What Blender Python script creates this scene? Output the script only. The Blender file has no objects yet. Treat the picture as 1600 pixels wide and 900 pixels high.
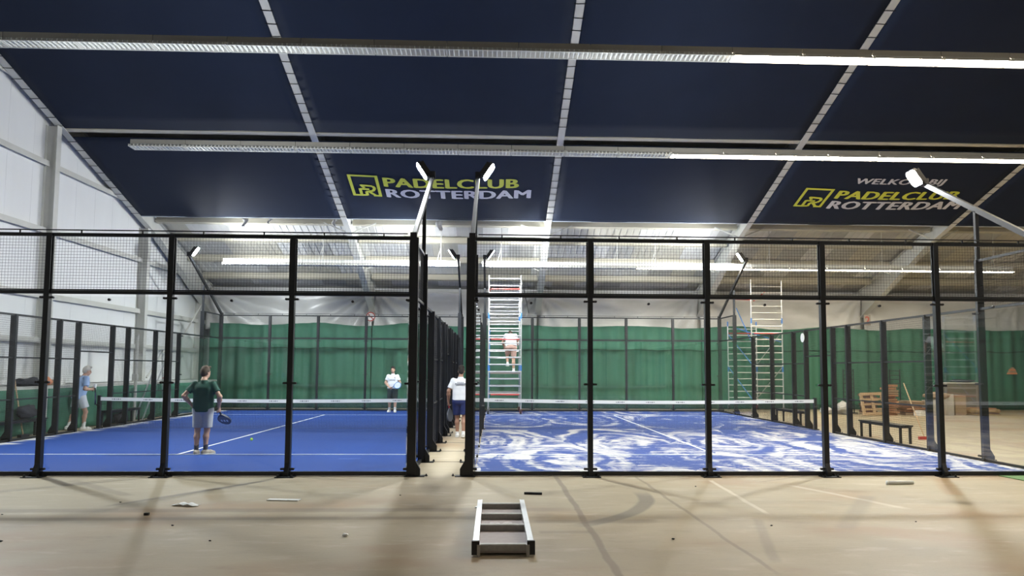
import bpy, math, random
import numpy as np
from mathutils import Vector, Matrix
random.seed(7)
RNG = np.random.default_rng(7)
SC = bpy.context.scene
COL = SC.collection

# ------------------------------------------------------------------ camera
F_PX = 1220.0
YAW, PITCH, ROLL = 0.039, 0.0785, 0.0049
cam_d = bpy.data.cameras.new('camera')
cam_d.sensor_fit = 'HORIZONTAL'
cam_d.sensor_width = 36.0
cam_d.lens = 36.0 * F_PX / 1600.0
cam_d.shift_x = -19.67 / 1600.0
cam_d.shift_y = 31.25 / 1600.0
cam_d.clip_end = 200
cam = bpy.data.objects.new('camera', cam_d)
COL.objects.link(cam)
cam.matrix_world = (Matrix.Translation((0, -13.208, 1.7758)) @ Matrix.Rotation(-YAW, 4, 'Z')
                    @ Matrix.Rotation(math.pi / 2 + PITCH, 4, 'X') @ Matrix.Rotation(ROLL, 4, 'Z'))
SC.camera = cam

# ------------------------------------------------------------------ world, exposure
world = bpy.data.worlds.new('world')
SC.world = world
world.use_nodes = True
world.node_tree.nodes['Background'].inputs[0].default_value = (0.02, 0.022, 0.025, 1)
world.node_tree.nodes['Background'].inputs[1].default_value = 0.3
SC.view_settings.view_transform = 'Standard'
SC.view_settings.look = 'None'
SC.view_settings.gamma = 1.0
SC.view_settings.use_curve_mapping = False
SC.view_settings.exposure = 1.35
SC.cycles.transparent_max_bounces = 48
SC.cycles.max_bounces = 7
SC.cycles.diffuse_bounces = 4
SC.cycles.sample_clamp_indirect = 6.0
FLOOD_STRENGTH = 720.0
FLOOD_COLOR = (0.95, 0.985, 1.0)
TUBE_STRENGTH = 34.0
TUBE_COLOR = (1.0, 0.86, 0.66)

# ------------------------------------------------------------------ materials
def nt(m):
    m.use_nodes = True
    return m.node_tree, m.node_tree.nodes, m.node_tree.links

def link_in(t, sock, val):
    if isinstance(val, bpy.types.NodeSocket):
        t.links.new(val, sock)
    elif val is not None:
        sock.default_value = val

def M_(t, op, a, b=None, c=None, clamp=False):
    n = t.nodes.new('ShaderNodeMath'); n.operation = op; n.use_clamp = clamp
    link_in(t, n.inputs[0], a); link_in(t, n.inputs[1], b); link_in(t, n.inputs[2], c)
    return n.outputs[0]

def MIX(t, fac, a, b):
    n = t.nodes.new('ShaderNodeMix'); n.data_type = 'RGBA'
    link_in(t, n.inputs[0], fac)
    for s, v in ((n.inputs[6], a), (n.inputs[7], b)):
        if isinstance(v, tuple) and len(v) == 3: v = (*v, 1)
        link_in(t, s, v)
    return n.outputs[2]

def NOISE(t, vec, scale, detail=3.0, rough=0.55):
    n = t.nodes.new('ShaderNodeTexNoise')
    n.inputs['Scale'].default_value = scale; n.inputs['Detail'].default_value = detail
    n.inputs['Roughness'].default_value = rough
    if vec is not None: t.links.new(vec, n.inputs['Vector'])
    return n.outputs[0]

def VSCALE(t, vec, s, off=(0, 0, 0)):
    n = t.nodes.new('ShaderNodeMapping'); t.links.new(vec, n.inputs[0])
    n.inputs['Scale'].default_value = s; n.inputs['Location'].default_value = off
    return n.outputs[0]

def STEP(t, v, lo, hi):
    n = t.nodes.new('ShaderNodeMapRange'); n.interpolation_type = 'SMOOTHSTEP'
    link_in(t, n.inputs[0], v); n.inputs[1].default_value = lo; n.inputs[2].default_value = hi
    return n.outputs[0]

def OBJ(t):
    return t.nodes.new('ShaderNodeTexCoord').outputs['Object']

def GEO(t):
    return t.nodes.new('ShaderNodeNewGeometry').outputs['Position']

def mat(name, col, rough=0.6, metal=0.0, var=0.12, vscale=6.0, stretch=(1, 1, 1), bump=0.0, spec=0.5):
    m = bpy.data.materials.new(name); t, N, L = nt(m)
    b = N['Principled BSDF']
    b.inputs['Roughness'].default_value = rough
    b.inputs['Metallic'].default_value = metal
    b.inputs['Specular IOR Level'].default_value = spec
    nz = NOISE(t, VSCALE(t, OBJ(t), stretch), vscale, 4.0)
    c2 = tuple(max(0.0, x * (1 - 2 * var)) for x in col)
    c1 = tuple(min(1.0, x * (1 + var)) for x in col)
    L.new(MIX(t, nz, c2, c1), b.inputs['Base Color'])
    if bump:
        bn = N.new('ShaderNodeBump'); bn.inputs['Strength'].default_value = bump
        bn.inputs['Distance'].default_value = 0.02
        L.new(nz, bn.inputs['Height']); L.new(bn.outputs[0], b.inputs['Normal'])
    return m

def emit(name, col, strength):
    m = bpy.data.materials.new(name); t, N, L = nt(m)
    N.remove(N['Principled BSDF'])
    e = N.new('ShaderNodeEmission'); e.inputs[0].default_value = (*col, 1); e.inputs[1].default_value = strength
    L.new(e.outputs[0], N['Material Output'].inputs[0])
    return m

def glass_mat(name, tint, refl=1.0, haze=0.0):
    m = bpy.data.materials.new(name); t, N, L = nt(m)
    N.remove(N['Principled BSDF'])
    tr = N.new('ShaderNodeBsdfTransparent'); tr.inputs[0].default_value = (*tint, 1)
    gl = N.new('ShaderNodeBsdfGlossy'); gl.inputs['Roughness'].default_value = 0.0
    fr = N.new('ShaderNodeFresnel')   # thin pane: same reflectance on entering and leaving the sheet
    bf = N.new('ShaderNodeNewGeometry').outputs['Backfacing']
    L.new(M_(t, 'ADD', 1.5, M_(t, 'MULTIPLY', bf, 1 / 1.5 - 1.5)), fr.inputs[0])
    mx = N.new('ShaderNodeMixShader')
    L.new(M_(t, 'MULTIPLY', fr.outputs[0], refl), mx.inputs[0])
    L.new(tr.outputs[0], mx.inputs[1]); L.new(gl.outputs[0], mx.inputs[2])
    L.new(mx.outputs[0], N['Material Output'].inputs[0])
    return m

BLACK = mat('black_powder_coat', (0.0075, 0.0095, 0.013), 0.42, 0.0, 0.15, 9)
BLACKP = mat('black_plastic', (0.012, 0.012, 0.014), 0.5)
STEELW = mat('white_painted_steel', (0.60, 0.60, 0.56), 0.5, 0, 0.07, 3)
BEIGEST = mat('cream_purlin_steel', (0.56, 0.53, 0.43), 0.55, 0, 0.09, 2, (0.3, 1, 1))
WALLW = mat('white_wall_panel', (0.79, 0.80, 0.80), 0.55, 0, 0.04, 1.2, (1, 1, 0.25))
WALLK = mat('wall_backing', (0.6, 0.61, 0.62), 0.7)
PLINTH = mat('grey_concrete_ledge', (0.55, 0.55, 0.52), 0.8, 0, 0.1, 4)
DECKA = mat('roof_sheet_white', (0.74, 0.74, 0.72), 0.6, 0, 0.05, 2)
DECKB = mat('roof_sheet_grey', (0.50, 0.50, 0.48), 0.65, 0, 0.08, 2)
DECKC = mat('roof_sheet_ivory', (0.60, 0.58, 0.50), 0.6, 0, 0.07, 2)
DECKD = mat('rooflight_sheet', (0.50, 0.56, 0.62), 0.35, 0, 0.08, 3)
FABRIC = mat('navy_ceiling_fabric', (0.012, 0.0195, 0.042), 0.75, 0, 0.12, 0.7, (1, 1, 1), 0.05, 0.2)
LETY = mat('yellow_print', (0.62, 0.66, 0.07), 0.6, 0, 0.04)
LETW = mat('white_print', (0.66, 0.66, 0.72), 0.6, 0, 0.04)
CORD = mat('black_cord', (0.01, 0.01, 0.012), 0.8)
LAMPW = mat('lamp_housing_white', (0.62, 0.62, 0.58), 0.45, 0, 0.05)
LAMPG = mat('lamp_housing_grey', (0.30, 0.29, 0.26), 0.5, 0, 0.06)
LOUVRE = mat('louvre_white', (0.70, 0.72, 0.69), 0.35, 0, 0.04)
TUBEOFF = mat('unlit_tube', (0.75, 0.77, 0.75), 0.3, 0, 0.02)
TUBEON = emit('lit_tube', TUBE_COLOR, TUBE_STRENGTH)
FLOODON = emit('lit_floodlight', FLOOD_COLOR, FLOOD_STRENGTH)
ALU = mat('aluminium', (0.70, 0.71, 0.72), 0.32, 0.75, 0.07, 12)
ALUR = mat('ribbed_aluminium', (0.62, 0.63, 0.64), 0.38, 0.6, 0.08, 30)
ALUD = mat('weathered_aluminium', (0.44, 0.42, 0.38), 0.5, 0.3, 0.18, 18)
REDP = mat('red_paint', (0.55, 0.06, 0.05), 0.5)
BLUEP = mat('blue_plastic', (0.05, 0.22, 0.62), 0.5)
WOOD = mat('pallet_wood', (0.52, 0.37, 0.22), 0.75, 0, 0.18, 7, (0.4, 3, 3))
WOODR = mat('reddish_timber', (0.46, 0.24, 0.13), 0.75, 0, 0.2, 6)
PLY = mat('phenolic_plywood', (0.36, 0.295, 0.27), 0.55, 0, 0.15, 14, (1, 4, 1))
CARD = mat('brown_cardboard', (0.42, 0.30, 0.2), 0.8)
WHITEPL = mat('white_plastic', (0.88, 0.88, 0.86), 0.45, 0, 0.05)
CREAMBOX = mat('off_white_box', (0.62, 0.58, 0.53), 0.7, 0, 0.06)
BOXG = mat('grey_brown_crate_board', (0.20, 0.17, 0.13), 0.8, 0, 0.12, 3)
NETBLK = mat('black_net_cord', (0.012, 0.013, 0.016), 0.8)
TAPE = mat('white_net_tape', (0.80, 0.82, 0.84), 0.6, 0, 0.03)
LINE = mat('white_court_line', (0.80, 0.82, 0.84), 0.7, 0, 0.06, 25)
GLASS = glass_mat('court_glass', (0.972, 0.985, 0.98))
SKIN = mat('skin', (0.50, 0.30, 0.215), 0.55, 0, 0.06, 10)
SKIN2 = mat('tanned_skin', (0.36, 0.20, 0.13), 0.55, 0, 0.06, 10)
HAIRD = mat('dark_hair', (0.018, 0.013, 0.010), 0.7, 0, 0.2, 40)
HAIRB = mat('brown_hair', (0.075, 0.050, 0.032), 0.7, 0, 0.25, 40)
HAIRG = mat('grey_hair', (0.46, 0.44, 0.40), 0.7, 0, 0.2, 40)
TSHG = mat('dark_green_cotton', (0.010, 0.075, 0.055), 0.75, 0, 0.15, 8, (1, 1, 1), 0.15)
TSHW = mat('white_cotton', (0.74, 0.77, 0.80), 0.8, 0, 0.05, 7, (1, 1, 1), 0.15)
TSHB = mat('light_blue_cotton', (0.33, 0.47, 0.74), 0.8, 0, 0.07, 7, (1, 1, 1), 0.15)
SHGREY = mat('grey_melange_jersey', (0.43, 0.445, 0.47), 0.85, 0, 0.09, 30)
SHNAVY = mat('navy_sports_fabric', (0.018, 0.03, 0.12), 0.6, 0, 0.1, 8)
SHBLACK = mat('black_green_sports_fabric', (0.012, 0.03, 0.028), 0.6, 0, 0.1, 8)
SHWHITE = mat('pale_grey_sports_fabric', (0.58, 0.62, 0.66), 0.8, 0, 0.06, 8)
SHBEIGE = mat('pinkish_beige_twill', (0.52, 0.33, 0.27), 0.8, 0, 0.08, 8)
SOCKD = mat('dark_sock', (0.05, 0.06, 0.085), 0.9)
SOCKW = mat('white_sock', (0.75, 0.76, 0.76), 0.9)
SHOEW = mat('white_shoe', (0.70, 0.70, 0.68), 0.6, 0, 0.1, 20)
SHOEG = mat('grey_tan_shoe', (0.42, 0.38, 0.32), 0.6, 0, 0.25, 30)
SOLE = mat('shoe_sole', (0.75, 0.75, 0.73), 0.7)
EYE = mat('eye', (0.03, 0.02, 0.02), 0.2)
BALLM = mat('tennis_ball_felt', (0.50, 0.78, 0.12), 0.9, 0, 0.08, 40)
RACKN = mat('racket_navy', (0.03, 0.045, 0.09), 0.4)
RACKG = mat('racket_grey', (0.13, 0.15, 0.18), 0.4)
RACKB = mat('racket_blue', (0.06, 0.24, 0.55), 0.4)
RACKW = mat('racket_white_face', (0.65, 0.72, 0.78), 0.4)
RACKR = mat('racket_red', (0.6, 0.05, 0.07), 0.4)
ORANGE = mat('orange_plastic', (0.72, 0.26, 0.12), 0.5)
DARKCL = mat('charcoal_cloth', (0.028, 0.03, 0.04), 0.9, 0, 0.2, 10, (1, 1, 1), 0.3)
SIGNRED = mat('sign_red', (0.45, 0.08, 0.06), 0.6)
SIGNBK = mat('sign_black', (0.03, 0.03, 0.03), 0.6)

def curtain_mat():
    m = bpy.data.materials.new('green_curtain'); t, N, L = nt(m)
    b = N['Principled BSDF']; p = GEO(t)
    n1 = NOISE(t, VSCALE(t, p, (2.2, 2.2, 0.08)), 2.0, 4)
    n2 = NOISE(t, p, 0.5, 2)
    c = MIX(t, n1, (0.022, 0.105, 0.064), (0.048, 0.185, 0.118))
    c = MIX(t, M_(t, 'MULTIPLY', STEP(t, n2, 0.45, 0.75), 0.45), c, (0.062, 0.185, 0.125))
    L.new(c, b.inputs['Base Color']); b.inputs['Roughness'].default_value = 0.75
    return m
CURT = curtain_mat()
CURTD = mat('curtain_seam', (0.008, 0.055, 0.032), 0.8)

def film_mat():
    m = bpy.data.materials.new('milky_plastic_film'); t, N, L = nt(m)
    b = N['Principled BSDF']; p = GEO(t)
    n1 = NOISE(t, VSCALE(t, p, (0.6, 1, 1.4)), 1.6, 5)
    L.new(MIX(t, n1, (0.44, 0.44, 0.43), (0.66, 0.66, 0.65)), b.inputs['Base Color'])
    b.inputs['Roughness'].default_value = 0.3
    bn = N.new('ShaderNodeBump'); bn.inputs['Strength'].default_value = 0.35; bn.inputs['Distance'].default_value = 0.1
    L.new(n1, bn.inputs['Height']); L.new(bn.outputs[0], b.inputs['Normal'])
    return m
FILM = film_mat()

def seg_mask(t, x, y, x0, y0, x1, y1, w, soft=0.03):
    """1 on a straight mark from (x0,y0) to (x1,y1)"""
    dx, dy = x1 - x0, y1 - y0; ln = math.hypot(dx, dy); ux, uy = dx / ln, dy / ln
    a = M_(t, 'ADD', M_(t, 'MULTIPLY', M_(t, 'SUBTRACT', x, x0), ux), M_(t, 'MULTIPLY', M_(t, 'SUBTRACT', y, y0), uy))
    d = M_(t, 'ABSOLUTE', M_(t, 'SUBTRACT', M_(t, 'MULTIPLY', M_(t, 'SUBTRACT', x, x0), uy), M_(t, 'MULTIPLY', M_(t, 'SUBTRACT', y, y0), ux)))
    m1 = M_(t, 'SUBTRACT', 1.0, STEP(t, d, w / 2, w / 2 + soft))
    m2 = M_(t, 'MULTIPLY', STEP(t, a, 0, ln * 0.08), M_(t, 'SUBTRACT', 1.0, STEP(t, a, ln * 0.9, ln)))
    return M_(t, 'MULTIPLY', m1, m2)

def arc_mask(t, x, y, cx, cy, r, w, a0, a1, soft=0.06):
    dx = M_(t, 'SUBTRACT', x, cx); dy = M_(t, 'SUBTRACT', y, cy)
    rr = M_(t, 'SQRT', M_(t, 'ADD', M_(t, 'MULTIPLY', dx, dx), M_(t, 'MULTIPLY', dy, dy)))
    an = M_(t, 'ARCTAN2', dy, dx)
    m1 = M_(t, 'SUBTRACT', 1.0, STEP(t, M_(t, 'ABSOLUTE', M_(t, 'SUBTRACT', rr, r)), w / 2, w / 2 + soft))
    m2 = M_(t, 'MULTIPLY', STEP(t, an, a0, a0 + 0.25), M_(t, 'SUBTRACT', 1.0, STEP(t, an, a1 - 0.2, a1)))
    return M_(t, 'MULTIPLY', m1, m2)

def floor_mat():
    m = bpy.data.materials.new('stained_concrete'); t, N, L = nt(m)
    b = N['Principled BSDF']; p = GEO(t)
    sp = N.new('ShaderNodeSeparateXYZ'); L.new(p, sp.inputs[0]); x0, y0 = sp.outputs[0], sp.outputs[1]
    wob = M_(t, 'MULTIPLY', M_(t, 'SUBTRACT', NOISE(t, p, 1.3, 3), 0.5), 0.09)
    x = M_(t, 'ADD', x0, wob); y = M_(t, 'ADD', y0, wob)
    n1 = NOISE(t, VSCALE(t, p, (0.45, 1.0, 1)), 0.9, 5, 0.62)
    n2 = NOISE(t, VSCALE(t, p, (0.5, 1.2, 1), (3, 7, 0)), 2.6, 6, 0.65)
    n3 = NOISE(t, p, 26, 4, 0.7)
    n4 = NOISE(t, VSCALE(t, p, (0.7, 1, 1), (9, 2, 0)), 0.45, 3)
    c = MIX(t, n1, (0.32, 0.262, 0.172), (0.50, 0.435, 0.31))
    c = MIX(t, M_(t, 'MULTIPLY', STEP(t, n2, 0.52, 0.8), 0.55), c, (0.66, 0.60, 0.49))
    c = MIX(t, M_(t, 'MULTIPLY', STEP(t, n2, 0.46, 0.22), 0.5), c, (0.25, 0.20, 0.14))
    c = MIX(t, M_(t, 'MULTIPLY', STEP(t, n4, 0.50, 0.70), 0.7), c, (0.36, 0.235, 0.135))
    c = MIX(t, M_(t, 'MULTIPLY', STEP(t, n3, 0.5, 0.85), 0.25), c, (0.22, 0.18, 0.13))
    DK1, DK2, PALE = (0.13, 0.115, 0.10), (0.19, 0.15, 0.11), (0.66, 0.61, 0.50)
    marks = [(arc_mask(t, x, y, -0.6, -1.9, 2.75, 0.15, -1.05, 0.12, 0.06), 0.62, DK1),
             (seg_mask(t, x, y, 1.06, 0.3, 1.10, -7.0, 0.045, 0.03), 0.65, DK2),
             (seg_mask(t, x, y, 1.60, 0.0, 2.45, -1.9, 0.05, 0.04), 0.6, DK2),
             (seg_mask(t, x, y, 2.38, 0.2, 2.50, -6.5, 0.025, 0.025), 0.55, DK2),
             (seg_mask(t, x, y, 5.55, 0.2, 4.2, -.75, 0.03, 0.03), 0.4, DK2),
             (seg_mask(t, x, y, 3.52, -0.4, 3.40, -3.6, 0.035, 0.03), 0.6, PALE),
             (seg_mask(t, x, y, 4.6, -1.0, 5.4, -3.2, 0.05, 0.06), 0.5, PALE),
             (seg_mask(t, x, y, -7.3, -0.05, -6.3, -1.1, 0.10, 0.06), 0.55, DK1),
             (seg_mask(t, x, y, -6.7, -0.4, -5.0, -2.05, 0.09, 0.08), 0.4, DK2),
             (seg_mask(t, x, y, -6.5, -0.95, -5.6, 0.15, 0.05, 0.04), 0.5, DK2),
             (seg_mask(t, x, y, -5.0, -2.9, -3.5, -0.4, 0.06, 0.06), 0.55, DK1),
             (seg_mask(t, x, y, -13.0, -3.15, 1.6, -3.12, 0.13, 0.12), 0.5, DK2),
             (seg_mask(t, x, y, -13.0, -3.72, 0.6, -3.66, 0.08, 0.1), 0.45, DK2),
             (seg_mask(t, x, y, 0.4, -3.9, 2.0, -3.9, 0.10, 0.1), 0.4, DK2),
             (seg_mask(t, x, y, 0.5, -4.5, 1.1, -4.5, 0.06, 0.08), 0.4, DK2),
             (seg_mask(t, x, y, 7.45, -0.3, 6.6, -2.1, 0.12, 0.12), 0.5, (0.38, 0.23, 0.11)),
             (seg_mask(t, x, y, 3.2, -3.7, 2.6, -6.0, 0.05, 0.06), 0.35, DK2),
             (seg_mask(t, x, y, 5.4, -2.0, 3.9, -4.5, 0.10, 0.12), 0.4, (0.23, 0.2, 0.16))]
    for mk, s, cc in marks:
        brk = STEP(t, n2, 0.20, 0.42)
        c = MIX(t, M_(t, 'MULTIPLY', M_(t, 'MULTIPLY', mk, s), brk), c, cc)
    L.new(c, b.inputs['Base Color'])
    L.new(M_(t, 'ADD', 0.42, M_(t, 'MULTIPLY', n1, 0.3)), b.inputs['Roughness'])
    b.inputs['Specular IOR Level'].default_value = 0.35
    bn = N.new('ShaderNodeBump'); bn.inputs['Strength'].default_value = 0.12; bn.inputs['Distance'].default_value = 0.02
    L.new(n2, bn.inputs['Height']); L.new(bn.outputs[0], b.inputs['Normal'])
    return m
FLOORM = floor_mat()

def turf_mat(name, sand):
    m = bpy.data.materials.new(name); t, N, L = nt(m)
    b = N['Principled BSDF']; p = GEO(t)
    sp = N.new('ShaderNodeSeparateXYZ'); L.new(p, sp.inputs[0]); x0, y0 = sp.outputs[0], sp.outputs[1]
    n1 = NOISE(t, VSCALE(t, p, (0.4, 1, 1)), 1.1, 4)
    nf = NOISE(t, p, 60, 3, 0.7)
    c = MIX(t, n1, (0.012, 0.050, 0.235), (0.019, 0.068, 0.30))
    c = MIX(t, M_(t, 'MULTIPLY', nf, 0.25), c, (0.008, 0.034, 0.16))
    SAND = (0.66, 0.64, 0.60)
    nb = NOISE(t, VSCALE(t, p, (0.35, 1.6, 1)), 1.7, 6, 0.68)
    ns = NOISE(t, VSCALE(t, p, (0.10, 3.0, 1)), 3.2, 4, 0.62)
    if sand:
        # broom swirls: streaks that bend round scattered turning points
        vo = N.new('ShaderNodeTexVoronoi'); vo.voronoi_dimensions = '2D'; vo.inputs['Scale'].default_value = 0.42
        vo.inputs['Randomness'].default_value = 0.85
        wn = N.new('ShaderNodeTexNoise'); wn.inputs['Scale'].default_value = 0.55; L.new(p, wn.inputs['Vector'])
        wv = N.new('ShaderNodeVectorMath'); wv.operation = 'MULTIPLY_ADD'
        L.new(wn.outputs['Color'], wv.inputs[0]); wv.inputs[1].default_value = (0.9, 0.9, 0); L.new(VSCALE(t, p, (1, 0.36, 1)), wv.inputs[2])
        L.new(wv.outputs[0], vo.inputs['Vector'])
        df = N.new('ShaderNodeVectorMath'); df.operation = 'SUBTRACT'
        L.new(wv.outputs[0], df.inputs[0]); L.new(vo.outputs['Position'], df.inputs[1])
        sd = N.new('ShaderNodeSeparateXYZ'); L.new(df.outputs[0], sd.inputs[0])
        ang = M_(t, 'ARCTAN2', sd.outputs[1], sd.outputs[0])
        sc = N.new('ShaderNodeSeparateColor'); L.new(vo.outputs['Color'], sc.inputs[0])
        cv = N.new('ShaderNodeCombineXYZ')
        L.new(M_(t, 'MULTIPLY', vo.outputs['Distance'], 6.5), cv.inputs[0]); L.new(M_(t, 'MULTIPLY', ang, 0.42), cv.inputs[1]); L.new(M_(t, 'MULTIPLY', sc.outputs[0], 17.0), cv.inputs[2])
        arc = NOISE(t, cv.outputs[0], 1.15, 3, 0.5)
        fine = NOISE(t, VSCALE(t, p, (0.9, 2.6, 1)), 3.0, 5, 0.7)
        rib = NOISE(t, VSCALE(t, p, (0.16, 3.4, 1)), 2.6, 2, 0.5)
        ramp = STEP(t, y0, 5.5, 12.0)
        broom = M_(t, 'SINE', M_(t, 'ADD', M_(t, 'MULTIPLY', y0, 36.0), M_(t, 'MULTIPLY', NOISE(t, VSCALE(t, p, (0.5, 0.5, 1)), 1.5, 2), 9.0)))
        v = M_(t, 'ADD', M_(t, 'MULTIPLY', arc, 1.0), M_(t, 'MULTIPLY', M_(t, 'SUBTRACT', fine, 0.5), 0.55))
        v = M_(t, 'ADD', v, M_(t, 'MULTIPLY', M_(t, 'SUBTRACT', rib, 0.5), 0.50))
        v = M_(t, 'ADD', v, M_(t, 'MULTIPLY', M_(t, 'MULTIPLY', broom, 0.07), M_(t, 'SUBTRACT', 1.0, ramp)))
        v = M_(t, 'SUBTRACT', v, M_(t, 'MULTIPLY', ramp, 0.085))
        mask = M_(t, 'MULTIPLY', STEP(t, v, 0.47, 0.575), M_(t, 'SUBTRACT', 0.95, M_(t, 'MULTIPLY', ramp, 0.25)))
        edge = M_(t, 'MULTIPLY', M_(t, 'SUBTRACT', 1.0, STEP(t, M_(t, 'ADD', x0, M_(t, 'MULTIPLY', nb, -1.6)), -1.35, -1.05)), 0.9)
        mask = M_(t, 'MAXIMUM', mask, edge)
        mask = M_(t, 'MULTIPLY', mask, 0.93)
        c = MIX(t, mask, c, SAND)
        c = MIX(t, 0.03, c, SAND)
    else:
        e1 = M_(t, 'SUBTRACT', 1.0, STEP(t, M_(t, 'ADD', x0, M_(t, 'MULTIPLY', nb, -2.6)), -12.6, -12.3))
        e2 = M_(t, 'MULTIPLY', STEP(t, M_(t, 'ADD', nb, M_(t, 'MULTIPLY', ns, 0.3)), 0.86, 0.92), 0.7)
        e3 = M_(t, 'SUBTRACT', 1.0, STEP(t, M_(t, 'SUBTRACT', y0, M_(t, 'MULTIPLY', nb, 0.6)), -0.24, -0.2))
        c = MIX(t, M_(t, 'MAXIMUM', M_(t, 'MULTIPLY', e1, 0.8), M_(t, 'MAXIMUM', e2, e3)), c, SAND)
    L.new(c, b.inputs['Base Color'])
    b.inputs['Roughness'].default_value = 0.85
    b.inputs['Specular IOR Level'].default_value = 0.2
    bn = N.new('ShaderNodeBump'); bn.inputs['Strength'].default_value = 0.25; bn.inputs['Distance'].default_value = 0.01
    L.new(nf, bn.inputs['Height']); L.new(bn.outputs[0], b.inputs['Normal'])
    return m
TURFL = turf_mat('blue_turf', False)
TURFR = turf_mat('blue_turf_with_sand', True)

# ------------------------------------------------------------------ mesh helpers
class MB:
    def __init__(s): s.v = []; s.f = []
    def add(s, vs, fs):
        o = len(s.v); s.v += [tuple(q) for q in vs]; s.f += [tuple(i + o for i in f) for f in fs]; return s
    def box(s, c, d):
        x, y, z = c; a, b, e = d[0] / 2, d[1] / 2, d[2] / 2
        return s.add([(x + i * a, y + j * b, z + k * e) for i in (-1, 1) for j in (-1, 1) for k in (-1, 1)],
                     [(0, 1, 3, 2), (4, 6, 7, 5), (0, 4, 5, 1), (2, 3, 7, 6), (0, 2, 6, 4), (1, 5, 7, 3)])
    def bar(s, p, q, w, h, up=(0, 0, 1)):
        p, q = Vector(p), Vector(q); d = (q - p).normalized(); u = Vector(up)
        sd = d.cross(u)
        if sd.length < 1e-4: sd = d.cross(Vector((1, 0, 0)))
        sd.normalize(); u = sd.cross(d)
        vs = []
        for e in (p, q):
            for i, j in ((-1, -1), (1, -1), (1, 1), (-1, 1)): vs.append(e + sd * (w / 2 * i) + u * (h / 2 * j))
        return s.add(vs, [(3, 2, 1, 0), (4, 5, 6, 7), (0, 1, 5, 4), (1, 2, 6, 5), (2, 3, 7, 6), (3, 0, 4, 7)])
    def cyl(s, p, q, r, n=8, r2=None, caps=True):
        p, q = Vector(p), Vector(q); d = (q - p).normalized(); r2 = r if r2 is None else r2
        a = d.cross(Vector((0, 0, 1)))
        if a.length < 1e-4: a = Vector((1, 0, 0))
        a.normalize(); b = d.cross(a); vs = []
        for e, rr in ((p, r), (q, r2)):
            for i in range(n):
                t = 2 * math.pi * i / n; vs.append(e + a * (math.cos(t) * rr) + b * (math.sin(t) * rr))
        fs = [(i, (i + 1) % n, n + (i + 1) % n, n + i) for i in range(n)]
        if caps: fs += [tuple(range(n - 1, -1, -1)), tuple(range(n, 2 * n))]
        return s.add(vs, fs)
    def prism(s, poly, off):
        """poly: 3D points in a plane, extruded by off"""
        n = len(poly); off = Vector(off); vs = [Vector(q) for q in poly]; vs += [q + off for q in vs]
        return s.add(vs, [tuple(range(n - 1, -1, -1)), tuple(range(n, 2 * n))] + [(i, (i + 1) % n, n + (i + 1) % n, n + i) for i in range(n)])
    def sphere(s, c, r, nu=12, nv=8):
        rx, ry, rz = (r, r, r) if not hasattr(r, '__len__') else r
        vs = []; fs = []
        for j in range(nv + 1):
            th = math.pi * j / nv
            for i in range(nu):
                ph = 2 * math.pi * i / nu
                vs.append((c[0] + rx * math.sin(th) * math.cos(ph), c[1] + ry * math.sin(th) * math.sin(ph), c[2] + rz * math.cos(th)))
        for j in range(nv):
            for i in range(nu):
                a, b = j * nu + i, j * nu + (i + 1) % nu
                fs.append((a, a + nu, b + nu, b))
        return s.add(vs, fs)
    def grid(s, fn, nu, nv):
        vs = [fn(i / nu, j / nv) for j in range(nv + 1) for i in range(nu + 1)]
        w = nu + 1
        return s.add(vs, [(j * w + i, j * w + i + 1, (j + 1) * w + i + 1, (j + 1) * w + i) for j in range(nv) for i in range(nu)])
    def data(s, name, m, smooth=False):
        me = bpy.data.meshes.new(name); me.from_pydata(s.v, [], s.f); me.materials.append(m)
        if smooth: me.polygons.foreach_set('use_smooth', [True] * len(me.polygons))
        me.update(); return me

WLOC = {}
def tag(o, label=None, cat=None, group=None, kind=None):
    if label: o['label'] = label
    if cat: o['category'] = cat
    if group: o['group'] = group
    if kind: o['kind'] = kind
    return o
def link(name, data, parent=None, wpos=(0, 0, 0), rz=0.0):
    """object whose mesh origin sits at world point wpos (parents are never rotated except people, see place())"""
    o = bpy.data.objects.new(name, data); COL.objects.link(o)
    w = Vector(wpos)
    if parent is not None:
        o.parent = parent; o.location = w - WLOC[parent.name]
    else: o.location = w
    o.rotation_euler = (0, 0, rz)
    WLOC[o.name] = w
    return o
def part(name, mb, m, parent=None, wpos=(0, 0, 0), smooth=False, kind=None, label=None):
    o = link(name, mb.data(name, m, smooth), parent, wpos)
    if kind: o['kind'] = kind
    if label: o['label'] = label
    return o
def thing(name, label, cat, loc=(0, 0, 0), group=None):
    o = bpy.data.objects.new(name, None); COL.objects.link(o); o.location = loc
    o.empty_display_size = 0.2
    WLOC[o.name] = Vector(loc)
    return tag(o, label, cat, group)
def solo(name, mb, m, label, cat, group=None, smooth=False, kind=None):
    """a thing that is one mesh; verts are given in world coordinates, origin moved to its base"""
    xs = np.array(mb.v); c = Vector(((xs[:, 0].min() + xs[:, 0].max()) / 2, (xs[:, 1].min() + xs[:, 1].max()) / 2, xs[:, 2].min()))
    mb.v = [tuple(Vector(q) - c) for q in mb.v]
    return tag(link(name, mb.data(name, m, smooth), None, c), label, cat, group, kind)
def struct(name, mb, m):
    o = part(name, mb, m); o['kind'] = 'structure'; return o
def solidify(o, t):
    md = o.modifiers.new('thickness', 'SOLIDIFY'); md.thickness = t; md.offset = 0
ORD = ['first', 'second', 'third', 'fourth', 'fifth', 'sixth', 'seventh', 'eighth', 'ninth', 'tenth', 'eleventh', 'twelfth', 'thirteenth', 'fourteenth', 'fifteenth', 'sixteenth']

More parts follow.
